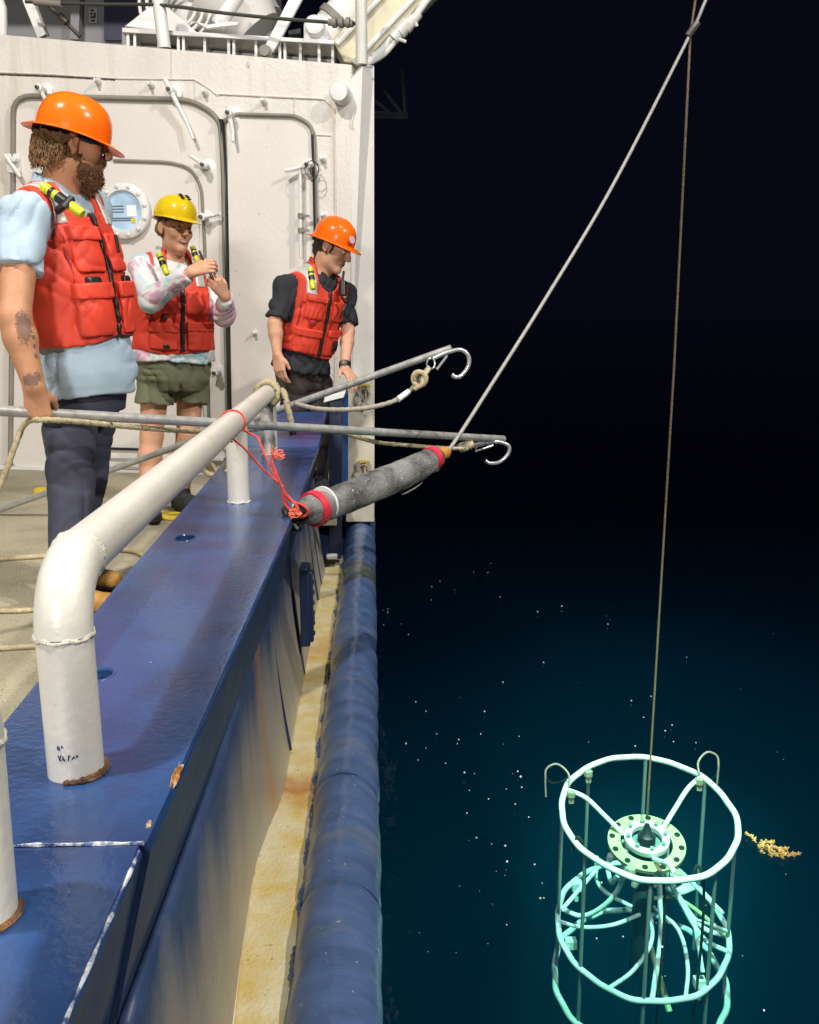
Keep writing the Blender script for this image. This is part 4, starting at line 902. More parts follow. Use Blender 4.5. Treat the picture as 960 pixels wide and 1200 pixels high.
# uprights between the rings
for d in range(aN+28, aN+388, 45):
    m = MB(); m.tube([cp_(.475, d, 0), cp_(.475, d, -1.12)], .011, 8); m.build('upright', greyp, ct)
for a_ in (aL+8, aR+2, aN-12, aN+75, aN+120, aL-50, aR-60):
    P = spline([cp_(.48, a_, -.71), cp_(.34, a_+6, -.70), cp_(.22, a_+20, -.56), cp_(.14, a_+30, -.40), cp_(.12, a_+30, -.2)], 8); m = MB(); m.tube(P, .0145, 10); m.build('curved_strut', white, ct)
for a_ in (aN+165,): 
    m = MB(); m.tube([cp_(.12, a_, -.72), cp_(.30, a_-150, -.98)], .017, 8); m.build('yellow_tube', yel, ct)
for a_, b_ in ((aR-40, aR+30), (aN+25, aN+70), (aL-40, aL+20)):
    m = MB(); m.tube([cp_(.46, a_, -.62), cp_(.30, (a_+b_)/2, -.50), cp_(.46, b_, -.64)], .012, 8); m.build('cross_brace', white, ct)
r = random.Random(21)
m = MB(); m.lathe([(.05, -1.0), (.06, -.97), (.06, -.50), (.04, -.46)], CT, (0, 0, 1), 18); m.build('instrument_housing', mat('housing_black', (.02, .025, .03), .5), ct)
for k in range(10):
    d = aN+k*36; c = cp_(.17+.03*(k % 2), d, -.30-.02*(k % 3)); m = MB(); m.lathe([(.018, 0), (.022, .01), (.022, .04), (.01, .05)], c, (r.uniform(-.4, .4), r.uniform(-.4, .4), 1), 10); m.build('release_hook', white if k % 3 else M['rope_grey'], ct)
for k in range(6):
    a_ = aN+10+k*62; m = MB(); m.tube(spline([cp_(.48, a_, -.71), cp_(.36, a_+14, -.66), cp_(.22, a_+34, -.60), cp_(.06, a_+70, -.58)], 7), .0115, 9); m.build('inner_spoke', yel if k == 1 else white, ct)
for k in range(4):
    a_ = r.uniform(0, 360); m = MB(); q = cp_(.44, a_, -.70); m.box(q, (.06, .05, .05)); m.tube([q, q+[0, 0, -.1]], .014, 8); m.build('clamp_block', white, ct)
def hose(px, Yd, nm='hose', t=.006, mtl=dkp):
    m = MB(); m.tube(spline([at_y(x, y, Yd+(dy)) for x, y, dy in px], 8), t, 7); m.build(nm, mtl, ct)
# thin hoops standing above the ring, and hoses down the near side
for a_, off in ((aL, -.17), (aR, .05)):
    q = cp_(.46, a_, .02); s_ = -1 if off < 0 else 1
    P = spline([q, q+[.0, .03, .07], q+[s_*.06, .06, .115], q+[s_*.12, .06, .09], q+[s_*.13, .05, .03], q+[s_*.125, .04, -.08]], 8); m = MB(); m.tube(P, .006, 7); m.build('hoop', M['rope_grey'], ct)
for (a_, l) in ((aN+18, 1.0), (aN-10, 1.15), (aN-70, .8)):
    q = cp_(.45, a_, .0); m = MB(); m.tube(spline([q+[-.05, 0, -.06], q+[-.02, 0, .03], q+[.02, 0, -.08], q+[.03, 0, -.4], q+[.02, .02, -l]], 8), .008, 7); m.build('hose', dkp, ct)
for a_ in (aL+3, aR-2, aN+2, aN-30, aL-25):
    m = MB(); q = cp_(.44, a_, 0.0); m.lathe([(.026, -.015), (.026, .015)], q, (0, 0, 1), 8); m.box(q+[0, 0, -.03], (.03, .03, .05)); m.build('pipe_clamp', M['rope_grey'], ct)
# ------------------------------------------------------------------ weed and specks on the water
sw = thing('seaweed_clump', at_z(905, 992, SEA), 'orange brown seaweed sprig floating on the dark water right of the frame', 'seaweed')
wm = mat('sargassum', (.55, .31, .10), .6, var=.35, vs=40)
r = random.Random(31); m = MB(); lf = MB(); bl = MB(); c0 = at_z(903, 992, SEA+.01)
for k in range(11):
    f_ = (k-5)/5; p = c0+[.055*f_, -.05*f_+r.uniform(-.012, .012), 0]; a_ = r.uniform(-1.3, 1.0)+(0 if k % 2 else 3.1); pts = [p]
    for j in range(5):
        a_ += r.uniform(-.5, .5); p = p+[.013*math.cos(a_), .017*math.sin(a_)-.003, r.uniform(-.002, .004)]; pts.append(p)
        for q in range(9):
            b_ = a_+r.uniform(-1.6, 1.6); L_ = r.uniform(.008, .022); d_ = np.array([math.cos(b_), math.sin(b_), r.uniform(.0, .7)]); n_ = np.array([-math.sin(b_), math.cos(b_), .2])*.0035
            lf.add([p, p+d_*L_*.5+n_, p+d_*L_, p+d_*L_*.5-n_], [(0, 1, 2, 3)])
        if r.random() < .7: bl.lathe([(.0, 0), (.005, .003), (.006, .007), (.004, .012), (0, .014)], p+[r.uniform(-.01, .01), r.uniform(-.01, .01), .0], (0, 0, 1), 7)
    m.tube(pts, .003, 5)
m.build('stem', wm, sw); o = lf.build('leaf_mass', wm, sw, False, fix=False); tag(o, kind='stuff'); bl.build('float_bladders', wm, sw)['kind'] = 'stuff'
spk = mat('pale_plankton', (.70, .84, .92), .5)
px = [(576,660),(556,670),(571,671),(506,687),(516,682),(505,702),(532,692),(586,700),(630,716),(658,711),(712,732),(449,714),(455,713),(454,718),(450,733),(470,732),(478,744),(637,776),(590,800),(805,770),(763,816),(741,822),(754,841),(788,850),(780,857),(789,870),(815,871),(745,875),(488,823),(500,834),(568,834),(511,859),(537,866),(564,861),(475,871),(500,876),(490,890),(536,871),(545,905),(556,906),(607,904),(611,911),(612,923),(594,925),(551,927),(572,936),(604,942),(548,953),(619,957),(558,981),(577,989),(593,992),(595,1009),(626,1014),(635,1034),(638,1053),(594,1084),(654,1167),(895,1184),(634,1052),(523,895),(608,862),(730,1098),(700,1100),(705,1034),(776,1109)]
r = random.Random(3); m = MB()
for x, y in px:
    c = at_z(x+r.uniform(-1, 1), y+r.uniform(-1, 1), SEA+.02); s_ = .0032+.0028*r.random()*(1 if r.random() < .8 else 1.5); m.lathe([(0, -s_), (s_*.8, -s_*.5), (s_, 0), (s_*.8, s_*.5), (0, s_)], c, (r.uniform(-1, 1), r.uniform(-1, 1), .4), 7)
for k in range(35):
    c = at_z(r.uniform(446, 940), 600+560*r.random()**.7, SEA+.02); s_ = .0022; m.lathe([(0, -s_), (s_, 0), (0, s_)], c, (0, 0, 1), 5)
o = m.build('plankton_specks', spk, None, fix=False); tag(o, 'tiny pale specks of plankton scattered over the dark water', 'plankton', kind='stuff')
# ------------------------------------------------------------------ the crew
def frame(az, pit=0, roll=0):
    a, p, r = R(az), R(pit), R(roll)
    f = np.array([math.cos(a)*math.cos(p), math.sin(a)*math.cos(p), math.sin(p)]); x = np.array([math.sin(a), -math.cos(a), 0]); z = np.cross(x, f)
    x2 = x*math.cos(r)+z*math.sin(r); z2 = -x*math.sin(r)+z*math.cos(r); return np.stack([x2, f, z2], 1)       # columns: right, forward, up
class Torso:
    """loft along the spine: half widths and half depths at heights c above the pelvis"""
    def __init__(s, P, Nk, az, prof):
        s.P = np.asarray(P, float); s.N = np.asarray(Nk, float); u = nrm(s.N-s.P); f = np.array([math.cos(R(az)), math.sin(R(az)), 0]); f = nrm(f-u*(f@u)); r = np.cross(f, u)
        s.M = np.stack([r, f, u], 1); s.L = np.linalg.norm(s.N-s.P); s.c, s.hw, s.hd, s.of = [np.array(q, float) for q in zip(*prof)]
    def loc(s, p): return (p-s.P)@s.M
    def wor(s, q): return s.P+s.M@np.asarray(q, float)
    def d(s, p, off=0.0, q=None):
        q = s.loc(p) if q is None else q; c = q[:, 2]
        hw = np.interp(c, s.c, s.hw)+off; hd = np.interp(c, s.c, s.hd)+off; o = np.interp(c, s.c, s.of)
        k = (np.abs(q[:, 0]/hw)**2.3+np.abs((q[:, 1]-o)/hd)**2.3)**(1/2.3)
        e = (k-1)*np.minimum(hw, hd)
        return np.maximum(e, np.maximum(s.c[0]-c, c-s.c[-1]-off))
    def box(s, pad=.08):
        w_ = s.hw.max()+pad; h_ = s.hd.max()+abs(s.of).max()+pad
        C_ = np.array([s.wor((a, b, c)) for a in (-w_, w_) for b in (-h_, h_) for c in (s.c[0]-pad, s.c[-1]+pad)]); return C_.min(0), C_.max(0)
def hand(S_, W, d, n, t, curl, size=1.0, spread=.1, thumb=(.5, .7, .35)):
    d, n, t = nrm(d), nrm(n), None if t is None else nrm(t)
    n = nrm(n-d*(n@d)); t = nrm(t-d*(t@d)-n*(t@n)); z = size
    for i, (o, L_) in enumerate(((.030, .93), (.010, 1.03), (-.010, .97), (-.028, .78))):
        K = W+d*.088*z*(1 if i < 3 else .94)+t*o*z-n*.004*(1 if i in (1, 2) else 0); S_.rc(W+t*o*.55*z+d*.012, K, .0165*z, .0115*z, .012)
        a_ = 0; p = K; dd = nrm(d+t*(o*spread*10*.3))
        cu = curl[i] if isinstance(curl[0], (tuple, list)) else curl
        for j, (sl_, r0, r1) in enumerate(((.044, .0092, .0084), (.027, .0084, .0077), (.021, .0077, .0064))):
            a_ += R(cu[j]); v = nrm(dd*math.cos(a_)+n*math.sin(a_)); q = p+v*sl_*L_*z; S_.rc(p, q, r0*z, r1*z, .0025); p = q
    b = W+d*.022*z+t*.026*z; v = nrm(d*thumb[0]+t*thumb[1]+n*thumb[2]); S_.rc(W+d*.01, b+v*.03*z, .017*z, .013*z, .012); p = b+v*.045*z; S_.rc(b+v*.02*z, p, .0125*z, .0112*z, .006); v2 = nrm(v+d*.5+n*.25-t*.3); S_.rc(p, p+v2*.03*z, .0108*z, .0085*z, .004)
def head(S_, C_, Rm, sc=1.0, jaw=1.0, fem=False):
    w = lambda x, y, z: C_+Rm@(np.array([x, y, z])*sc)
    S_.el(w(0, -.012, .040), np.array((.075, .096, .088))*sc, Rm, .02)
    S_.el(w(0, .028, -.035), np.array((.060*jaw, .064, .082))*sc, Rm, .03)
    S_.rc(w(-.040*jaw, .015, -.075), w(0, .070, -.098), .022*sc, .018*sc, .025); S_.rc(w(.040*jaw, .015, -.075), w(0, .070, -.098), .022*sc, .018*sc, .025)
    S_.el(w(0, .072, -.098), np.array((.022, .019, .018))*sc, Rm, .015)
    for sx in (-1, 1):
        S_.el(w(sx*.038, .058, -.020), np.array((.026, .026, .026))*sc, Rm, .02)
        S_.rc(w(sx*.010, .088, .030), w(sx*.045, .070, .028), .011*sc, .010*sc, .012)
        S_.sub(w(sx*.032, .100, .010), .0165*sc, .010)
        S_.el(w(sx*.032, .080, .010), np.array((.0135, .0125, .0125))*sc, Rm, .003)
        Re = Rm@np.array(Matrix.Rotation(sx*.35, 3, 'Z')); S_.el(w(sx*.080, -.012, .002), np.array((.010, .020, .031))*sc, Re, .006)
        S_.sub(w(sx*.090, -.006, .004), np.array((.008, .009, .014))*sc, .004, Re); S_.el(w(sx*.078, -.004, -.024), np.array((.007, .009, .011))*sc, Rm, .005)
    S_.rc(w(0, .090, .020), w(0, .116, -.018), .0095*sc, .0125*sc, .010); S_.el(w(0, .108, -.024), np.array((.017, .013, .010))*sc, Rm, .006)
    S_.rc(w(-.020, .084, -.054), w(.020, .084, -.054), .009*sc, .009*sc, .010)
    S_.rc(w(-.014, .093, -.050), w(.014, .093, -.050), .006*sc, .006*sc, .004); S_.rc(w(-.012, .091, -.064), w(.012, .091, -.064), .0068*sc, .0068*sc, .004)
    S_.sub(w(0, .100, -.0572), np.array((.020, .008, .0022))*sc, .002, Rm)
    return w
def eyes(w, Rm, root, look=(0, 1, 0), sc=1.0, brow='hair_brown'):
    for sx in (-1, 1):
        c = w(sx*.032, .0815, .0105); m = MB(); m.lathe([(0.0, -.0118), (.006, -.0102), (.0105, -.0055), (.0118, 0), (.0105, .0055), (.006, .0102), (0, .0118)], c, Rm[:, 2], 14); e = m.build('eye', M['eye'], root, True, 180)
        v = nrm(Rm@np.array(look, float)); m = MB(); m.lathe([(.0056, .0092), (.0054, .0108), (.0030, .0122), (0, .0124)], c, v, 12); m.build('iris', M['iris'], e)
        m = MB(); m.tube([w(sx*.031+k*.0055, .0912-abs(k)*.0012-(k*sx+2)*.0006, .0165-.0012*abs(k)+.0005) for k in (-2, -1, 0, 1, 2)], .0026, 6); m.build('eyelid', brow_lid, e)
        m = MB(); m.tube([w(sx*(.014+.008*k), .099-.0035*k*k*.5-.001*k, .032+.004*math.sin(k*.9)) for k in range(5)], [.003, .004, .004, .003, .002], 7); m.build('eyebrow', M[brow], root)
brow_lid = mat('lid_skin', (.30, .15, .10), .5)
def hat(root, C_, Rm, mt, style, sc=1.0, strap=None):
    hk = bpy.data.objects.new('hard_hat', None); 
    V = []; seg = 64; prof = []
    a_, b_, hgt = .112*sc, .138*sc, (.140 if style == 'full' else .128)*sc        # half width, half length, height of the shell
    rows = 16; off = -.008
    def pt(th, k):
        # k: 0 top .. 1 shell rim, then brim
        ct_, st_ = math.cos(th), math.sin(th)          # st_ forward
        if k <= 1:
            ph = k*math.pi/2; rr = math.sin(ph)**.86; z = hgt*math.cos(ph)**.78
            rid = 0
            if style == 'full':   rid = .007*math.exp(-(ct_*rr*a_/.011)**2)*(1 if k < .75 else max(0, (1-k)/.25))+.004*math.exp(-((abs(ct_)*rr*a_-.036)/.007)**2)*(1 if k < .65 else max(0, (1-k)/.35)*.65)
            else: rid = .006*math.exp(-(ct_*rr*a_/.020)**2)*(1 if k < .7 else max(0, (1-k)/.3))
            return np.array([ct_*rr*a_, st_*rr*b_+off, z+rid])
        e = k-1
        if style == 'full': ext = sc*.042*(1+.40*max(0, st_)**3+.10*max(0, -st_)**2); dz = -.020
        else: ext = sc*.010+.038*max(0, st_)**2.2; dz = -.008-.012*max(0, st_)**2
        dz += .012*abs(ct_)**2 if style == 'full' else .006*abs(ct_)**2
        return np.array([ct_*(a_+ext*e*1.0), st_*(b_+ext*e)+off, dz*e**1.3])
    ks = [.001]+list(np.linspace(.1, 1, rows))+list(np.linspace(1.06, 2, 7))
    for k in ks:
        for j in range(seg): V.append(C_+Rm@(pt(2*np.pi*j/seg, k)+np.array([0, 0, .040])))
    n = len(ks); Fs = [tuple(range(seg))]
    for i in range(n-1):
        for j in range(seg): Fs.append((i*seg+j, (i+1)*seg+j, (i+1)*seg+(j+1) % seg, i*seg+(j+1) % seg))
    o = mesh_obj('hard_hat', V, Fs, mt, root, True, 60)
    bm = bmesh.new(); bm.from_mesh(o.data); bmesh.ops.recalc_face_normals(bm, faces=bm.faces); bm.to_mesh(o.data); bm.free()
    s_ = o.modifiers.new('shell', 'SOLIDIFY'); s_.thickness = .0035; s_.offset = -1
    m = MB()                                                   # headband inside
    for r_ in (0, 1):
        m.tube([C_+Rm@np.array([math.cos(t)*(.084-.004*r_)*sc, math.sin(t)*.106*sc+off, .044-.018*r_]) for t in np.linspace(0, 6.283, 30, endpoint=False)], .010, 6, True)
    m.build('headband', M['black'], o)
    m = MB(); m.lathe([(.018, 0), (.018, .02), (.012, .024)], C_+Rm@np.array([0, -.118*sc+off, .022]), -Rm[:, 1], 12); m.build('ratchet_knob', M['black'], o)
    if style == 'cap':
        m = MB()
        for x in (-.028, .028):
            for k in range(3): pass
        for k in range(3):
            c = C_+Rm@(pt(math.pi/2, .30+.10*k)+np.array([0.0, 0, .0425])); m.box(c+Rm@np.array([.018, 0, 0]), (.012, .018, .006), Rm); m.box(c-Rm@np.array([.018, 0, 0]), (.012, .018, .006), Rm)
        m.build('vent_slot', M['black_gap'], o)
        m = MB()
        for t in (.25, 2.9, -.15, 3.3):
            q = pt(t, .96); m.box(C_+Rm@(q+np.array([0, 0, .044])), (.004, .035, .018), Rm)
        m.build('slot_boss', mt, o, bevel=.002)
    return o
def cloth(name, fn, lo, hi, h, m, root, smooth=1): smooth = min(smooth, 1); return sdf_obj(name, fn, lo, hi, h, m, root, smooth)
def vest(T, root, arms, zlo, zhi, thick=.030, nkr=.085, neck=None, amp=.004, seed=1, h=.007, open_w=.010, extra=()):
    def armhole(p):
        e = np.full(len(p), 9.0)
        for a, b in arms: e = np.minimum(e, rc(p, a, b, .082, .085))
        return e
    def core(p, off, q):
        return T.d(p, off, q)
    def f(p, full=False):
        q = T.loc(p); d = core(p, thick, q)
        if not full: d = d-.5*amp*wav(p, 14, seed)+1.9*amp*folds(p, (.35, .2, .9), 44, seed)+1.4*amp*folds(p, (.9, .3, -.4), 60, seed+2)
        d = np.maximum(d, zlo+.012*np.sin(q[:, 0]*14+seed)-q[:, 2]); d = np.maximum(d, q[:, 2]-zhi)
        d = np.maximum(d, -armhole(p))
        nk = np.minimum(np.linalg.norm((q-np.array([0, .07, zhi-.015]))/[1, 1, 1.35], axis=1)-nkr, np.hypot(q[:, 0], q[:, 1])-.066)
        return np.maximum(d, -nk)
    lo, hi = T.box(.09); v = cloth('life_vest', f, lo, hi, h, M['vest'], root, 2)
    def region(name, x0, x1, z0, z1, off, mt, front=1, par=v, hh=.0055, rnd=.012, puff=0.0, sd=0):
        xc, zc, xh, zh = (x0+x1)/2, (z0+z1)/2, (x1-x0)/2, (z1-z0)/2
        def g(p, full=False):
            q = T.loc(p); pu = puff*np.clip(1-((q[:, 0]-xc)/xh)**2, 0, 1)*np.clip(1-((q[:, 2]-zc)/zh)**2, 0, 1)
            d = T.d(p, thick+off, q)-pu
            if not full: d = d-.5*amp*wav(p, 14, seed)+1.5*amp*folds(p, (.5, .3, .8), 66, seed+sd)+1.2*amp*folds(p, (.9, .2, -.4), 80, seed+sd+2)
            a_ = np.abs(q[:, 0]-xc)-xh+rnd; b_ = np.abs(q[:, 2]-zc)-zh+rnd
            bx = np.hypot(np.maximum(a_, 0), np.maximum(b_, 0))+np.minimum(np.maximum(a_, b_), 0)-rnd
            d = np.maximum(np.maximum(d, bx), -(q[:, 1]*front)-.0); return np.maximum(d, -(T.d(p, thick-.012, q)))
        of = float(np.interp(zc, T.c, T.of)); hd = float(np.interp(zc, T.c, T.hd))+.10
        C_ = np.array([T.wor((a, b, c)) for a in (x0-.03, x1+.03) for b in ((0, of+hd) if front > 0 else (of-hd, 0)) for c in (z0-.03, z1+.03)])
        return cloth(name, g, C_.min(0), C_.max(0), hh, M[mt], par, 1)
    for x_ in (-.150, .150): region('seam', x_-.003, x_+.003, zlo+.015, zhi-.16, .004, 'vest_dark', rnd=.002, hh=.005)
    region('seam', -.16, .16, zlo+.012, zlo+.020, .004, 'vest_dark', rnd=.002, hh=.005)
    return v, region
def light_stick(root, c, d, L_=.125, r=.017):
    d = nrm(d); m = MB(); m.lathe([(r*.8, 0), (r, .008), (r, L_*.42), (r*.92, L_*.44)], c, d, 16); o = m.build('strobe_light', M['hivis'], root)
    m = MB(); m.lathe([(r*1.06, L_*.40), (r*1.08, L_*.62), (r*.9, L_*.64)], c, d, 16); m.build('light_grip', M['black'], o)
    m = MB(); m.lathe([(r*.95, L_*.62), (r*.95, L_*.86), (r*1.05, L_*.87), (r*1.0, L_), (r*.7, L_*1.02)], c, d, 16); m.build('light_head', M['hivis'], o)
    m = MB(); m.lathe([(r*1.0, L_*.72), (r*1.04, L_*.73), (r*1.04, L_*.80), (r, L_*.81)], c, d, 16); m.build('light_collar', M['black'], o)
def arm_body(S_, Sh, E, W, r=(.052, .043, .028), k=.03):
    S_.rc(Sh, E, r[0], r[1], k); mid = E+(W-E)*.30; S_.rc(E, mid, r[1]*.96, r[1]*1.02, .02); S_.rc(mid, W, r[1]*1.0, r[2], .02)
def leg_body(S_, H, K, A, toe, r=(.088, .056, .036)):
    S_.rc(H, K, r[0], r[1], .03); mid = K+(A-K)*.32+nrm(np.array([-toe[0], -toe[1], 0]))*.012; S_.rc(K, mid, r[1]*.97, r[1]*1.03, .025); S_.rc(mid, A, r[1]*1.0, r[2], .025)
    S_.rc(A+[0, 0, -.03], A+np.array([toe[0], toe[1], 0])*.15+[0, 0, -.055], .036, .026, .02)
def body(root, S_, skin, h):
    lo, hi = S_.bounds(); return sdf_obj('body', S_, lo, hi, h, skin, root, 1)
def shoe(root, A, toe, mt, sole, high=.06, L_=.17, w=.045, name='boot', seed=0):
    t = nrm([toe[0], toe[1], 0]); S_ = Sdf(); g = np.array([A[0], A[1], 0.0])
    S_.rc(A+[0, 0, high], g+[0, 0, .055], w*.98, w*1.0, .02); S_.rc(g-t*.035+[0, 0, .045], g+t*.06+[0, 0, .05], .042, .044, .02); S_.rc(g+t*.05+[0, 0, .048], g+t*L_+[0, 0, .042], .045, .040, .025)
    def f(p, full=False):
        d = S_(p, full); d = d-(0 if full else .0015*wav(p, 60, seed)); return np.maximum(d, .022-p[:, 2])
    lo, hi = S_.bounds(); o = cloth(name, f, lo, hi, .006, mt, root, 1)
    def f2(p, full=False): return np.maximum(np.maximum(S_(p, full)-.004, p[:, 2]-.030), .002-p[:, 2])
    cloth('sole', f2, lo, hi, .006, sole, o, 1)
    s_ = np.array([-t[1], t[0], 0]); m = MB()
    for k in range(5):
        c = g+t*(.045+.016*k)+[0, 0, .098-.008*k]; m.tube([c-s_*.024-[0, 0, .006], c+[0, 0, .004], c+s_*.024-[0, 0, .006]], .0035, 6)
    m.build('lace', M['rope_clean'] if mt is M['boot'] else M['cable'], o)
    return o
# ---------------------------------------------------------------- man with the beard, nearest
def bearded_man():
    Y = 3.42; g0 = at_y(98, 690, Y); base = np.array([g0[0], Y, 0.0])
    root = thing('person', base, 'bearded man in an orange hard hat and light blue tee gripping the lower hook pole', 'person')
    P, Nk = at_y(95, 420, 3.50), at_y(69, 224, 3.47); az = -20
    prof = [(-.20, .14, .11, 0), (-.08, .172, .132, 0), (.05, .176, .138, .008), (.18, .178, .138, .008), (.30, .180, .130, .004), (.42, .180, .115, -.004), (.52, .155, .092, -.012), (.585, .09, .07, -.012), (.63, .055, .055, -.01)]
    T = Torso(P, Nk, az, prof)
    sR, eR, wR = at_y(27, 254, 3.24), at_y(17, 372, 3.08), at_y(40, 452, 3.06)
    sL, eL, wL = T.wor((.180, -.015, .52)), at_y(92, 352, 3.72), at_y(98, 428, 3.66)
    sL = T.wor((-.180, -.015, .52)) if np.linalg.norm(T.wor((-.205, 0, .52))-sR) > np.linalg.norm(sL-sR) else sL
    H1, K1, A1_ = at_y(81, 475, 3.43), at_y(84, 575, 3.42), at_z(80, 690, .09)
    H2, K2, A2_ = at_y(107, 475, 3.62), at_y(101, 556, 3.62), at_z(85, 661, .09)
    Hc = at_y(88, 168, 3.45); Rm = frame(22, -10, -4)
    B_ = Sdf(); lo, hi = T.box(.02); B_.fn(lo, hi, lambda p: T.d(p)+.014, .03)
    w = head(B_, Hc, Rm, 1.0, 1.08); B_.rc(w(0, -.02, -.06), Nk+[0, 0, -.02], .062, .075, .035)
    for s_, e_, w_ in ((sR, eR, wR), (sL, eL, wL)):
        B_.rc(Nk+(s_-Nk)*.3-[0, 0, .03], s_, .055, .062, .04); arm_body(B_, s_, e_, w_, (.062, .049, .034))
    grip = at_y(48, 484, 3.10)
    hand(B_, wR, grip-wR+np.array([0, -.03, .01]), np.array([-.1, 1, -.1]), D1, (62, 80, 50), 1.08, .05, (.62, .35, .62))
    hand(B_, wL, np.array([.2, 0, -1]), np.array([-.3, 1, 0]), np.array([1, 0, .2]), (25, 35, 25), 1.05)
    for H, K, A, in ((H1, K1, A1_), (H2, K2, A2_)): leg_body(B_, H, K, A, nrm([1, -.35]), (.080, .050, .038))
    sk = bpy.data.materials.new('tattooed_skin'); sk = M['skin_tan'].copy(); sk.name = 'tattooed_skin'
    body(root, B_, sk, .0045)
    # forearm tattoos: ink under the skin, in patches fixed to the arm
    N, L, p = nodes(sk); src = p.inputs['Base Color'].links[0].from_socket
    tc = N.new('ShaderNodeTexCoord'); tot = None
    wv = N.new('ShaderNodeTexNoise'); wv.inputs['Scale'].default_value = 120; wv.inputs['Detail'].default_value = 3; L.new(tc.outputs['Object'], wv.inputs[0])
    def patch(c, rad, st=(1, 1, 1)):
        nonlocal tot
        c = c-base; mp = N.new('ShaderNodeMapping'); mp.inputs['Location'].default_value = tuple(-c[i]*st[i] for i in range(3)); mp.inputs['Scale'].default_value = st; L.new(tc.outputs['Object'], mp.inputs[0])
        ln = N.new('ShaderNodeVectorMath'); ln.operation = 'LENGTH'; L.new(mp.outputs[0], ln.inputs[0]); ad = N.new('ShaderNodeMath'); ad.operation = 'MULTIPLY_ADD'; L.new(wv.outputs[0], ad.inputs[0]); ad.inputs[1].default_value = rad*1.5; L.new(ln.outputs['Value'], ad.inputs[2])
        mr = N.new('ShaderNodeMapRange'); mr.inputs[1].default_value = rad*1.85; mr.inputs[2].default_value = rad*1.55; mr.inputs[3].default_value = 0; mr.inputs[4].default_value = .66; L.new(ad.outputs[0], mr.inputs[0])
        if tot is None: tot = mr.outputs[0]
        else:
            mx = N.new('ShaderNodeMath'); mx.operation = 'MAXIMUM'; L.new(tot, mx.inputs[0]); L.new(mr.outputs[0], mx.inputs[1]); tot = mx.outputs[0]
    patch(at_y(28, 384, 3.04), .040, (1.7, 1, .75)); patch(at_y(36, 446, 3.03), .026, (1, 1, 1.2)); patch(at_y(47, 441, 3.03), .022)
    for k in range(6): patch(at_y(12+k*3.4, 394+k*7.5, 3.045), .010)
    for k in range(4): patch(at_y(38+k*2, 384+k*11, 3.05), .009)
    mx = N.new('ShaderNodeMix'); mx.data_type = 'RGBA'; L.new(tot, mx.inputs[0]); L.new(src, mx.inputs[6]); mx.inputs[7].default_value = (.05, .045, .05, 1); L.new(mx.outputs[2], p.inputs['Base Color'])
    # tee with short sleeves
    sc_ = .63
    def tee(p, full=False):
        q = T.loc(p); d = T.d(p, .014+.022*np.clip((.08-q[:, 2])/.12, 0, 1), q)
        d = smin(d, rc(p, Nk+(sR-Nk)*.35-[0, 0, .03], sR, .070, .078), .04); d = smin(d, rc(p, Nk+(sL-Nk)*.35-[0, 0, .03], sL, .07, .078), .04)
        for a, b in ((sR, eR), (sL, eL)):
            ba = b-a; t = (p-a)@ba/(ba@ba); tube = rc(p, a, b, .076, .082); d = smin(d, np.maximum(tube, (t-.56)*np.linalg.norm(ba)), .03)
        d = np.maximum(d, -.128+.008*np.sin(q[:, 0]*16)-q[:, 2])
        d = np.maximum(d, -(np.linalg.norm(q-np.array([0, .02, .67]), axis=1)-.085))
        if not full: d = d-.003*wav(p*[1, 1, 1.5], 16, 5)+.013*folds(p, (.55, .2, .8), 42, 4)+.010*folds(p, (.9, .2, -.5), 50, 2)
        return d
    lo, hi = T.box(.05); lo = np.minimum(lo, sR-.1); lo = np.minimum(lo, eR+[-.1, -.1, 0]); hi = np.maximum(hi, sL+.1)
    cloth('tee_shirt', tee, lo, hi, .0065, M['shirt_blue'], root)
    def pants(p, full=False):
        q = T.loc(p); d = np.maximum(T.d(p, .006, q), q[:, 2]+.05)
        for H, K, A in ((H1, K1, A1_), (H2, K2, A2_)):
            d = smin(d, rc(p, H, K, .104, .080), .03); d = smin(d, rc(p, K, A+[0, 0, .02], .079, .070), .02)
        d = np.maximum(d, .055-p[:, 2])
        if not full:
            kz = .5*(K1[2]+K2[2]); am = .0035+.006*np.exp(-((p[:, 2]-kz)/.12)**2)+.006*np.exp(-((p[:, 2]-.12)/.08)**2)
            d = d-.4*am*wav(p*[1, 1, 1.6], 15, 9)+(.008+1.0*am)*folds(p, (.35, .2, .9), 40, 2)+.010*folds(p, (.95, .3, .25), 34, 5)
        return d
    pts_ = np.array([H1, K1, A1_, H2, K2, A2_]); cloth('trousers', pants, pts_.min(0)-.13-[0, 0, 0], np.maximum(pts_.max(0)+.13, P+[.1, .1, .06]), .0068, M['slacks'], root)
    for A, d_ in ((A1_, (1, -.30)), (A2_, (1, -.45))): shoe(root, A+[0, 0, 0], d_, M['boot'], M['sole'], .07, .19, .052)
    v, reg = vest(T, root, ((sR, eR), (sL, eL)), .065, .60, .030, .084, amp=.0055, seed=2)
    reg('pocket', .02, .135, .30, .43, .013, 'vest', puff=.007, sd=1); reg('pocket', -.135, -.02, .30, .43, .013, 'vest', puff=.007, sd=2)
    reg('pocket', .03, .16, .085, .24, .013, 'vest', puff=.009, sd=3); reg('pocket', -.16, -.03, .085, .24, .013, 'vest', puff=.009, sd=4)
    reg('pocket_flap', .025, .165, .21, .265, .026, 'vest', sd=5, rnd=.006); reg('pocket_flap', -.165, -.025, .21, .265, .026, 'vest', sd=6, rnd=.006)
    reg('pocket_flap', .015, .14, .405, .455, .024, 'vest', sd=5, rnd=.006)
    reg('zipper', -.008, .008, .07, .50, .012, 'black', rnd=.003, hh=.005); reg('drain_tab', -.12, -.07, .255, .285, .020, 'black', rnd=.004); reg('drain_tab', .07, .12, .255, .285, .020, 'black', rnd=.004)
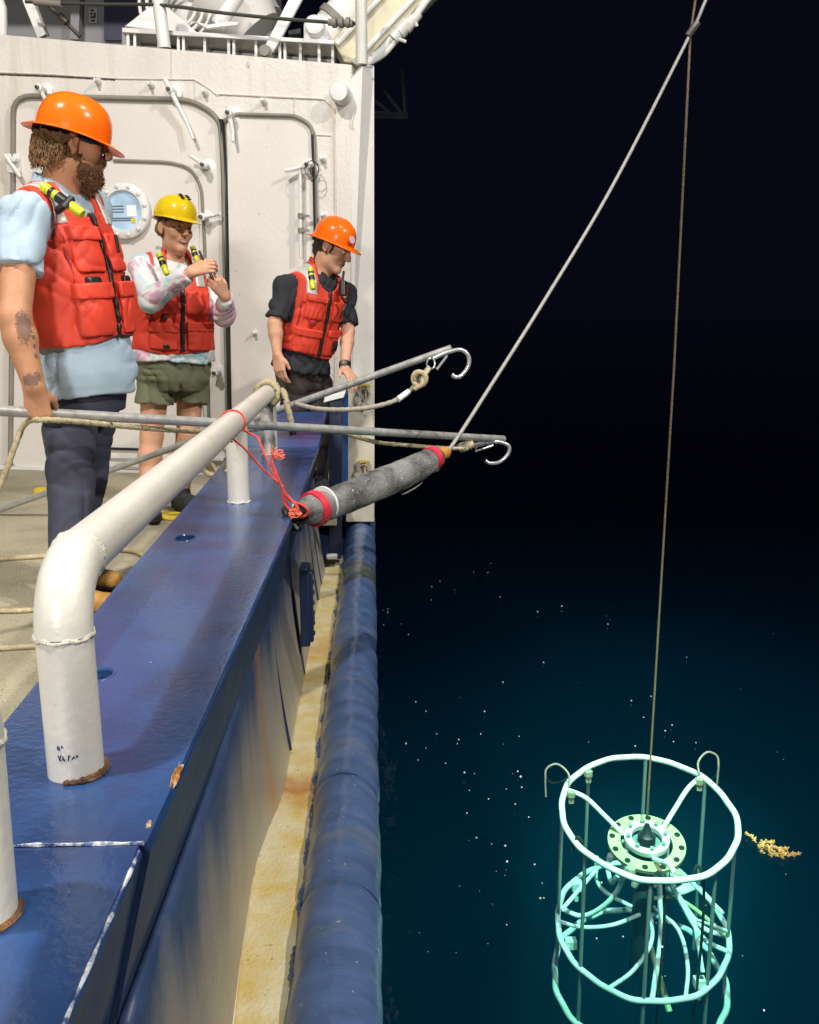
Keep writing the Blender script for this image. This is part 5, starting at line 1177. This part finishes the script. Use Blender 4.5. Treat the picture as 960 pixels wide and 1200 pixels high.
    # shoulder strap with a reflective band, strobe clipped on
    sh = T.wor((.125, 0, .545))
    side = sR
    def strap(off, h0, h1, w0, nm, mt, sgn_):
        s_ = sR if sgn_ > 0 else sL; c_ = Nk+(s_-Nk)*.62
        def g(p, full=False):
            q = T.loc(p); cx = (c_-T.P)@T.M; d = np.minimum(T.d(p, off, q), rc(p, Nk-[0, 0, .03], s_, .060+off*.6, .066+off*.6))
            d = np.maximum(d, np.abs(q[:, 0]-cx[0])-w0); d = np.maximum(d, h0-q[:, 2]); d = np.maximum(d, q[:, 2]-h1); return d
        lo_, hi_ = c_-.20, c_+.20; return cloth(nm, g, lo_, hi_, .006, M[mt], v, 1)
    for sg_ in (1, -1):
        strap(.030, .40, .70, .050, 'shoulder_strap', 'vest', sg_); strap(.036, .46, .70, .030, 'reflective_band', 'reflect', sg_)
    light_stick(v, at_y(97, 251, 3.23), at_y(57, 223, 3.26)-at_y(97, 251, 3.23), .165, .017)
    m = MB(); m.tube([at_y(68, 247, 3.27), at_y(76, 240, 3.215), at_y(84, 233, 3.25)], .013, 8); m.build('strap_keeper', M['black'], v)
    m = MB(); m.tube([T.wor((.012, .215, .42)), T.wor((.014, .222, .36))], .006, 7); m.build('zip_pull', M['black'], v)
    # head gear, hair and beard
    hat(root, Hc+Rm@np.array([0, -.004, -.012]), frame(18, -15, -2)@np.eye(3), M['hat_orange'], 'full', .90)
    def curls(n, seed, cond, rad, c, rr):
        r = random.Random(seed); S_ = Sdf(); S_.el(w(*c), rr, Rm, .01)
        for k in range(n):
            th, ph = r.uniform(0, 6.283), r.uniform(-1, 1); x = np.array([math.cos(th)*math.sqrt(1-ph*ph), math.sin(th)*math.sqrt(1-ph*ph), ph])*rr*1.02+np.array(c)
            if cond(x): S_.el(w(*x), (r.uniform(*rad),)*3, None, .004)
        return S_
    Hs = curls(240, 3, lambda x: x[1] < .02 and x[2] < .055 and x[2] > -.075, (.012, .020), (0, -.020, .022), np.array([.083, .098, .088]))
    def hair_f(p, full=False):
        q = (p-Hc)@Rm; d = Hs(p, full); d = np.maximum(d, q[:, 1]-.022); d = np.maximum(d, -.082-q[:, 2]); d = np.maximum(d, q[:, 2]-.012); d = np.maximum(d, -(np.linalg.norm((q-np.array([.085, .0, -.012]))/[1, .6, 1], axis=1)-.042)); d = np.maximum(d, -(np.linalg.norm((q-np.array([-.085, .0, -.012]))/[1, .6, 1], axis=1)-.042))
        if not full: d = d-.0035*wav(p, 95, 3)-.002*wav(p, 210, 1)
        return d
    hr = cloth('hair', hair_f, Hc-.15, Hc+.15, .0045, M['hair_ginger'], root, 0)
    r = random.Random(17); m = MB(); n_ = 0
    while n_ < 620:
        th = r.uniform(3.0, 6.5); z = r.uniform(-.072, .004); q = np.array([.084*math.cos(th), .098*math.sin(th)-.020, z])*(1+.14*math.exp(-((z+.02)/.05)**2))
        if q[1] > .008 or abs(q[0]) > .070 and q[1] > -.035 and z < .02: continue
        n_ += 1; o_ = nrm([q[0], q[1]+.02, -.02]); t1_ = nrm(np.cross(o_, [0, 0, 1])); rad = r.uniform(.004, .008); pts = []; ph = r.uniform(0, 6.28); L_ = r.uniform(.02, .045)
        for k in range(9):
            a = ph+k*.85; pts.append(w(*(q+o_*(rad*.8*math.sin(a)+.002)+t1_*(rad*math.cos(a)+.002*k)+np.array([0, 0, -L_*k/8]))))
        m.tube(pts, [.0014]*8+[.0006], 4)
    o_ = m.build('hair_curls', mat('ginger_curl', (.20, .105, .040), .5, var=.45, vs=35), hr, fix=False); o_['kind'] = 'stuff'
    Bs = Sdf(); Bs.rc(w(-.060, .005, -.045), w(-.045, .03, -.080), .017, .021, .02).rc(w(.060, .005, -.045), w(.045, .03, -.080), .017, .021, .02).rc(w(-.045, .03, -.085), w(0, .066, -.106), .022, .030, .03).rc(w(.045, .03, -.085), w(0, .066, -.106), .022, .030, .03).rc(w(0, .060, -.105), w(0, .056, -.136), .033, .022, .03).rc(w(-.026, .092, -.042), w(.026, .092, -.042), .010, .010, .01).rc(w(-.03, .088, -.045), w(-.038, .066, -.085), .012, .02, .01).rc(w(.03, .088, -.045), w(.038, .066, -.085), .012, .02, .01)
    def beard_f(p, full=False):
        d = Bs(p, full); return d if full else d-.004*wav(p, 70, 3)-.002*wav(p, 190, 1)
    lo, hi = Bs.bounds(); bd = cloth('beard', beard_f, lo, hi, .0045, M['beard'], root, 0)
    me = bd.data; r = random.Random(5); m = MB(); bl_ = np.array(wloc(bd))
    for k in range(1500):
        v = me.vertices[r.randrange(len(me.vertices))]; p0 = np.array(v.co)+bl_; n_ = np.array(v.normal); d_ = nrm(n_*.5+Rm@np.array([r.uniform(-.3, .3), .25, -1.0])); L_ = r.uniform(.005, .012); m.tube([p0-n_*.002, p0+d_*L_*.5+n_*.002, p0+d_*L_], [.0010, .0009, .0004], 3, cap=False)
    o_ = m.build('beard_strands', mat('beard_strand', (.17, .078, .028), .5, var=.4, vs=50), bd, fix=False); o_['kind'] = 'stuff'
    m = MB()
    for sx in (-1, 1):
        m.add([w(sx*.008, .106, .024), w(sx*.058, .088, .024), w(sx*.056, .088, -.012), w(sx*.014, .106, -.008), w(sx*.008, .103, .024), w(sx*.058, .085, .024), w(sx*.056, .085, -.012), w(sx*.014, .103, -.008)], [(0, 1, 2, 3), (7, 6, 5, 4), (0, 4, 5, 1), (1, 5, 6, 2), (2, 6, 7, 3), (3, 7, 4, 0)])
        m.tube([w(sx*.058, .087, .018), w(sx*.082, .02, .018), w(sx*.084, -.02, .010)], .003, 6)
    m.tube([w(-.012, .107, .018), w(.012, .107, .018)], .003, 6); m.build('sunglasses', M['lens'], root)
    eyes(w, Rm, root, brow='beard')
bearded_man()
# ---------------------------------------------------------------- woman in the yellow hat
def woman():
    Y = 5.05; g0 = at_y(200, 600, Y); base = np.array([g0[0], Y, 0.0])
    root = thing('person', base, 'smiling woman in a yellow hard hat, tie dye top and olive shorts', 'person')
    P, Nk = at_y(203, 428, 5.06), at_y(203, 300, 5.05); az = -62
    prof = [(-.13, .14, .11, 0), (-.07, .190, .135, -.01), (.04, .195, .135, 0), (.16, .180, .128, .008), (.28, .182, .130, .012), (.38, .180, .125, .008), (.47, .155, .095, -.005), (.53, .08, .062, -.01), (.57, .05, .05, -.008)]
    T = Torso(P, Nk, az, prof)
    sR, eR, wR = at_y(167, 314, 4.97), at_y(177, 352, 4.80), at_y(223, 319, 4.72)
    sL, eL, wL = at_y(240, 318, 5.16), at_y(263, 368, 5.06), at_y(264, 347, 4.86)
    H1, K1, A1_ = at_y(182, 448, 5.02), at_y(178, 510, 5.00), at_z(173, 588, .09)
    H2, K2, A2_ = at_y(224, 448, 5.14), at_y(220, 508, 5.10), at_z(214, 580, .09)
    Hc = at_y(206, 269, 5.03); Rm = frame(-50, -5, 4)
    B_ = Sdf(); lo, hi = T.box(.02); B_.fn(lo, hi, lambda p: T.d(p)+.014, .03)
    w = head(B_, Hc, Rm, .97, .94); B_.rc(w(0, -.025, -.06), Nk+[0, 0, -.02], .052, .060, .03)
    for s_, e_, w_ in ((sR, eR, wR), (sL, eL, wL)):
        B_.rc(Nk+(s_-Nk)*.3-[0, 0, .03], s_, .045, .052, .04); arm_body(B_, s_, e_, w_, (.048, .040, .026))
    hand(B_, wR, np.array([1, -.15, .35]), np.array([.2, .9, -.35]), np.array([-.2, 0, 1]), (40, 50, 30), .98, .1, (.8, .4, .5))
    hand(B_, wL, np.array([-.35, -.5, .6]), np.array([-.6, .7, .2]), np.array([-.3, -.2, -1])*-1, (50, 60, 35), .96, .1, (.7, .5, .5))
    for H, K, A, d_ in ((H1, K1, A1_, (.4, -.9)), (H2, K2, A2_, (.75, -.65))): leg_body(B_, H, K, A, nrm(d_), (.078, .058, .036))
    body(root, B_, M['skin_fair'], .0045)
    def top(p, full=False):
        q = T.loc(p); d = T.d(p, .014+.012*np.clip((.12-q[:, 2])/.06, 0, 1), q)
        for a, b, c in ((sR, eR, wR), (sL, eL, wL)):
            d = smin(d, rc(p, Nk+(a-Nk)*.35-[0, 0, .03], a, .055, .064), .03); d = smin(d, rc(p, a, b, .064, .062), .03); cb_ = c-b; t = (p-b)@cb_/(cb_@cb_); d = smin(d, np.maximum(rc(p, b, c+cb_*.1, .060, .042), (t-.94)*np.linalg.norm(cb_)), .025)
        d = np.maximum(d, .022+.008*np.sin(q[:, 0]*18)-q[:, 2]); d = np.maximum(d, -(np.linalg.norm(q-np.array([0, .03, .60]), axis=1)-.075))
        if not full: d = d-.003*wav(p, 18, 5)+.012*folds(p, (.75, .3, .6), 52, 6)+.009*folds(p, (.3, .5, -.8), 60, 3)
        return d
    lo, hi = T.box(.05); A_ = np.array([sR, eR, wR, sL, eL, wL]); cloth('tie_dye_top', top, np.minimum(lo, A_.min(0)-.09), np.maximum(hi, A_.max(0)+.09), .0068, M['tiedye'], root)
    def shorts(p, full=False):
        q = T.loc(p); d = np.maximum(np.maximum(T.d(p, .010, q), q[:, 2]-.06), -.165-q[:, 2])
        for H, K in ((H1, K1), (H2, K2)):
            hk = K-H; t = (p-H)@hk/(hk@hk); d = smin(d, np.maximum(rc(p, H, H+hk*.6, .099, .108), (t-.42)*np.linalg.norm(hk)), .010)
        mid_ = ((H1+H2)/2-T.P)@T.M; dn = np.maximum(0, -.085-q[:, 2]); d = np.maximum(d, np.where(dn > 0, .001+.06*dn-np.abs(q[:, 0]-mid_[0]), -1)); d = d
        if not full: d = d-.003*wav(p*[1, 1, .7], 18, 8)+.012*folds(p, (.9, .3, .35), 52, 1)+.007*folds(p, (.2, .2, .95), 58, 7)
        return d
    A_ = np.array([H1, H2, P]); cloth('shorts', shorts, A_.min(0)-[.16, .16, .20], A_.max(0)+[.16, .16, .12], .0065, M['olive'], root)
    for A, d_ in ((A1_, (.4, -.9)), (A2_, (.75, -.65))): shoe(root, A, d_, M['shoe'], M['sole'], .03, .16, .044, 'shoe')
    v, reg = vest(T, root, ((sR, eR), (sL, eL)), .075, .545, .030, .075, amp=.0045, seed=4)
    reg('pocket', .03, .14, .27, .37, .011, 'vest', puff=.007, sd=1); reg('pocket', -.15, -.02, .27, .39, .011, 'vest', puff=.008, sd=2)
    reg('pocket', .025, .16, .09, .22, .011, 'vest', puff=.009, sd=3); reg('pocket', -.165, -.025, .09, .22, .011, 'vest', puff=.009, sd=4)
    reg('pocket_flap', .02, .165, .175, .225, .022, 'vest', sd=5, rnd=.006); reg('pocket_flap', -.17, -.02, .185, .235, .022, 'vest', sd=6, rnd=.006)
    reg('zipper', -.010, .010, .08, .42, .012, 'black', rnd=.003, hh=.005); reg('pocket_tab', .08, .105, .235, .262, .020, 'black', rnd=.004); reg('pocket_tab', .07, .10, .095, .118, .024, 'black', rnd=.004)
    def strap(off, h0, h1, w0, nm, mt, sgn_):
        s_ = sR if sgn_ > 0 else sL; c_ = Nk+(s_-Nk)*.60
        def g(p, full=False):
            q = T.loc(p); cx = (c_-T.P)@T.M; d = np.minimum(T.d(p, off, q), rc(p, Nk-[0, 0, .03], s_, .050+off*.6, .056+off*.6)); d = np.maximum(d, np.abs(q[:, 0]-cx[0])-w0); d = np.maximum(d, h0-q[:, 2]); return np.maximum(d, q[:, 2]-h1)
        return cloth(nm, g, c_-.19, c_+.19, .006, M[mt], v, 1)
    for sg_ in (1, -1): strap(.028, .36, .64, .042, 'shoulder_strap', 'vest', sg_); strap(.034, .41, .64, .026, 'reflective_band', 'reflect', sg_)
    light_stick(v, at_y(196, 322, 4.80), at_y(187, 299, 4.86)-at_y(196, 322, 4.80), .13, .016); light_stick(v, at_y(232, 308, 4.98), at_y(228, 296, 5.0)-at_y(232, 308, 4.98), .09, .014)
    m = MB(); m.tube([at_y(160, 348, 4.98), at_y(157, 372, 4.98), at_y(153, 392, 4.98)], [.010, .014, .009], 8); m.build('belt_strap', M['black'], v)
    hat(root, Hc+Rm@np.array([0, -.006, .012]), frame(-50, -3, 7), M['hat_yellow'], 'cap', .92)
    Hs = Sdf(); Hs.el(w(0, -.020, .018), np.array([.082, .094, .088]), Rm, .01).el(w(.01, -.112, -.012), (.036, .030, .034), None, .02).rc(w(.072, .01, .03), w(.074, -.04, -.01), .018, .022, .02)
    def hair_f(p, full=False):
        q = (p-Hc)@Rm; d = Hs(p, full); d = np.maximum(d, q[:, 1]-.030+.6*np.minimum(q[:, 2]-.02, 0)*-1*0); d = np.maximum(d, -.070-q[:, 2]); d = np.maximum(d, -np.maximum(np.maximum(q[:, 1]*-1-.02, q[:, 2]-.022), -.0+np.abs(q[:, 0])*0-1))
        for sx in (-1, 1): d = np.maximum(d, -(np.linalg.norm((q-np.array([sx*.088, .005, -.006]))/[1, .9, 1.2], axis=1)-.034))
        if not full: d = d-.003*wav(p*[1, 1, .5], 110, 3)
        return d
    cloth('hair', hair_f, Hc-.17, Hc+.15, .0045, M['hair_brown'], root, 0)
    eyes(w, Rm, root, (.1, 1, -.15))
    m = MB(); m.tube([w(-.024+.008*k, .0955-.0018*abs(k-3)**1.6*.5, -.0585+.0012*(k-3)**2) for k in range(7)], [.001, .003, .0042, .0046, .0042, .003, .001], 8); m.build('teeth', M['teeth'], root)
    m = MB(); m.tube([w(-.026+.0087*k, .0965-.0018*abs(k-3)**1.6*.5, -.0655+.0014*(k-3)**2) for k in range(7)], [.001, .003, .004, .0045, .004, .003, .001], 8); m.tube([w(-.026+.0087*k, .0965-.0018*abs(k-3)**1.6*.5, -.0515+.0006*(k-3)**2) for k in range(7)], [.001, .0025, .0032, .003, .0032, .0025, .001], 8); m.build('lips', M['lips'], root)
    st = MB(); a, b = at_y(233.5, 294, 4.72), at_y(250, 328, 4.70); st.tube([a, b], .0058, 10); st.lathe([(.007, 0), (.0075, .05), (.006, .055)], b-nrm(b-a)*.06, b-a, 10)
    o = st.build('black_stick', M['black'], None); tag(o, 'thin black stick held up between the hands of the woman', 'stick')
woman()
# ---------------------------------------------------------------- young man looking down, by the corner
def young_man():
    Y = 5.42; g0 = at_y(362, 590, Y); base = np.array([g0[0], Y, 0.0])
    root = thing('person', base, 'young man in an orange hard hat and charcoal tee looking down over the bulwark end', 'person')
    P, Nk = at_y(355, 424, 5.46), at_y(375, 324, 5.40); az = -48
    prof = [(-.20, .12, .09, 0), (-.08, .152, .105, 0), (.04, .148, .102, 0), (.16, .142, .100, .002), (.28, .152, .104, .004), (.38, .158, .102, .002), (.47, .140, .084, -.006), (.52, .075, .06, -.01), (.56, .048, .048, -.008)]
    T = Torso(P, Nk, az, prof)
    sR, eR, wR = at_y(334, 336, 5.32), at_y(322, 380, 5.26), at_y(325, 415, 5.22)
    sL, eL, wL = at_y(405, 344, 5.58), at_y(408, 388, 5.50), at_y(404, 431, 5.34)
    H1, K1, A1_ = at_y(345, 452, 5.42), at_y(342, 515, 5.40), np.array([-.50, 5.44, .09])
    H2, K2, A2_ = at_y(374, 452, 5.52), at_y(374, 515, 5.50), np.array([-.33, 5.56, .09])
    Hc = at_y(391, 291, 5.36); Rm = frame(-24, -26, 4)
    B_ = Sdf(); lo, hi = T.box(.02); B_.fn(lo, hi, lambda p: T.d(p)+.014, .03)
    w = head(B_, Hc, Rm, .97, .98); B_.rc(w(0, -.025, -.06), Nk+[0, 0, -.02], .052, .060, .03)
    for s_, e_, w_ in ((sR, eR, wR), (sL, eL, wL)):
        B_.rc(Nk+(s_-Nk)*.3-[0, 0, .03], s_, .046, .052, .04); arm_body(B_, s_, e_, w_, (.043, .037, .025))
    hand(B_, wR, np.array([.12, -.1, -1]), np.array([.5, .8, .1]), np.array([.8, -.5, .1]), ((14, 22, 14), (20, 28, 18), (26, 32, 20), (30, 34, 22)), 1.0, .1, (.8, .45, .3))
    hand(B_, wL, np.array([.35, -.5, -.45]), np.array([.1, -.35, -1]), np.array([-1, -.4, 0]), (18, 28, 22), .98, .2, (.6, .8, .1))
    for H, K, A in ((H1, K1, A1_), (H2, K2, A2_)): leg_body(B_, H, K, A, nrm([.6, -.8]), (.070, .050, .034))
    body(root, B_, M['skin_light'], .0045)
    def tee(p, full=False):
        q = T.loc(p); d = T.d(p, .013+.018*np.clip((.06-q[:, 2])/.08, 0, 1), q)
        for a, b in ((sR, eR), (sL, eL)):
            d = smin(d, rc(p, Nk+(a-Nk)*.35-[0, 0, .03], a, .056, .064), .03); ba = b-a; t = (p-a)@ba/(ba@ba); d = smin(d, np.maximum(rc(p, a, b, .058, .064), (t-.86)*np.linalg.norm(ba)), .03)
        d = np.maximum(d, -.045-q[:, 2]); d = np.maximum(d, -(np.linalg.norm(q-np.array([0, .03, .60]), axis=1)-.075))
        if not full: d = d-.003*wav(p, 16, 7)+.012*folds(p, (.6, .3, .7), 48, 3)+.010*folds(p, (.8, .2, -.6), 56, 1)
        return d
    lo, hi = T.box(.05); A_ = np.array([sR, eR, sL, eL]); cloth('tee_shirt', tee, np.minimum(lo, A_.min(0)-.10), np.maximum(hi, A_.max(0)+.10), .0068, M['tee_dark'], root)
    def pants(p, full=False):
        q = T.loc(p); d = np.maximum(T.d(p, .004, q), q[:, 2]+.0)
        for H, K, A in ((H1, K1, A1_), (H2, K2, A2_)): d = smin(d, rc(p, H, K, .086, .072), .025); d = smin(d, rc(p, K, A, .071, .062), .02)
        d = np.maximum(d, .05-p[:, 2])
        if not full: d = d-.003*wav(p*[1, 1, 1.9], 16, 3)+.012*folds(p, (.3, .2, .95), 44, 5)+.009*folds(p, (.9, .2, .4), 46, 8)
        return d
    A_ = np.array([H1, H2, P, K1, K2, A1_, A2_]); cloth('trousers', pants, A_.min(0)-.12, A_.max(0)+.12, .0075, M['brown_pants'], root)
    for A in (A1_, A2_): shoe(root, A, (.6, -.8), M['shoe'], M['sole'], .05, .17, .046, 'shoe')
    v, reg = vest(T, root, ((sR, eR), (sL, eL)), .060, .53, .024, .076, amp=.0048, seed=6)
    reg('pocket', .025, .135, .27, .38, .011, 'vest', puff=.007, sd=1); reg('pocket', -.135, -.03, .27, .38, .011, 'vest', puff=.007, sd=2)
    reg('pocket', .02, .155, .075, .19, .011, 'vest', puff=.009, sd=3); reg('pocket', -.155, -.03, .075, .19, .011, 'vest', puff=.009, sd=4)
    reg('pocket_flap', .015, .16, .17, .215, .022, 'vest', sd=5, rnd=.006); reg('pocket_flap', -.16, -.03, .18, .22, .022, 'vest', sd=6, rnd=.006); reg('pocket_flap', .02, .14, .365, .40, .022, 'vest', sd=7, rnd=.006)
    reg('zipper', -.010, .010, .065, .43, .012, 'black', rnd=.003, hh=.005); reg('pocket_tab', .075, .105, .235, .265, .020, 'vest_dark', rnd=.004); reg('mesh_patch', -.125, -.075, .10, .165, .028, 'black', rnd=.010)
    def strap(off, h0, h1, w0, nm, mt, sgn_):
        s_ = sR if sgn_ > 0 else sL; c_ = Nk+(s_-Nk)*.60
        def g(p, full=False):
            q = T.loc(p); cx = (c_-T.P)@T.M; d = np.minimum(T.d(p, off, q), rc(p, Nk-[0, 0, .03], s_, .050+off*.6, .056+off*.6)); d = np.maximum(d, np.abs(q[:, 0]-cx[0])-w0); d = np.maximum(d, h0-q[:, 2]); return np.maximum(d, q[:, 2]-h1)
        return cloth(nm, g, c_-.19, c_+.19, .006, M[mt], v, 1)
    for sg_ in (1, -1): strap(.028, .35, .62, .042, 'shoulder_strap', 'vest', sg_); strap(.034, .40, .62, .026, 'reflective_band', 'reflect', sg_)
    light_stick(v, at_y(367, 339, 5.17), at_y(364, 316, 5.22)-at_y(367, 339, 5.17), .125, .016)
    m = MB(); m.tube([at_y(402, 346, 5.32), at_y(402, 330, 5.34)], .022, 12); m.tube([at_y(401, 332, 5.34), at_y(403, 318, 5.36)], .007, 8); rd_ = m.build('pouch_radio', M['black'], v)
    m = MB(); m.tube(spline([at_y(400, 348, 5.30), at_y(405, 356, 5.32), at_y(402, 364, 5.30), at_y(398, 374, 5.30)], 6), .006, 7); m.build('coiled_cord', M['black'], rd_)
    m = MB(); d_ = nrm(wL-eL); m.lathe([(.031, -.014), (.034, -.012), (.034, .012), (.031, .014)], wL-d_*.02, d_, 16); wt = m.build('wristwatch', M['black'], root)
    m = MB(); m.lathe([(.019, 0), (.019, .008), (.015, .010)], wL-d_*.02+nrm([-.2, -1, .4])*.030, nrm([-.2, -1, .4]), 14); m.build('watch_face', M['dark_metal'], wt)
    hat(root, Hc+Rm@np.array([0, -.004, -.002]), frame(-24, -20, 3), M['hat_orange'], 'full', .88)
    hs_ = MB(); c = Hc+frame(-24, -20, 3)@np.array([.040, .108, .078]); n_ = nrm(frame(-24, -20, 3)@np.array([.35, .9, .45])); hs_.lathe([(.020, 0), (.020, .003)], c, n_, 14); hs_.build('hat_sticker', mat('pale_violet_sticker', (.62, .50, .68), .4), root)
    Hs = Sdf(); Hs.el(w(0, -.018, .022), np.array([.080, .096, .088]), Rm, .01).rc(w(.074, .012, .02), w(.075, .012, -.012), .012, .008, .01).rc(w(0, -.085, -.03), w(0, -.075, -.055), .04, .035, .02)
    def hair_f(p, full=False):
        q = (p-Hc)@Rm; d = Hs(p, full); d = np.maximum(d, q[:, 1]-.030); d = np.maximum(d, -.075-q[:, 2])
        for sx in (-1, 1): d = np.maximum(d, -(np.linalg.norm((q-np.array([sx*.086, -.006, -.006]))/[1, .8, 1.2], axis=1)-.036))
        if not full: d = d-.003*wav(p, 100, 3)
        return d
    cloth('hair', hair_f, Hc-.15, Hc+.15, .0045, M['hair_dark'], root, 0)
    eyes(w, Rm, root, (.1, 1, -.5), brow='hair_dark')
    m = MB(); m.tube([w(-.021+.007*k, .0975-.0015*abs(k-3)**1.6*.5, -.0630+.0003*(k-3)**2) for k in range(7)], [.001, .003, .004, .0045, .004, .003, .001], 8); m.tube([w(-.021+.007*k, .098-.0015*abs(k-3)**1.6*.5, -.0520) for k in range(7)], [.001, .0025, .0034, .003, .0034, .0025, .001], 8); m.build('lips', M['lips'], root)
young_man()
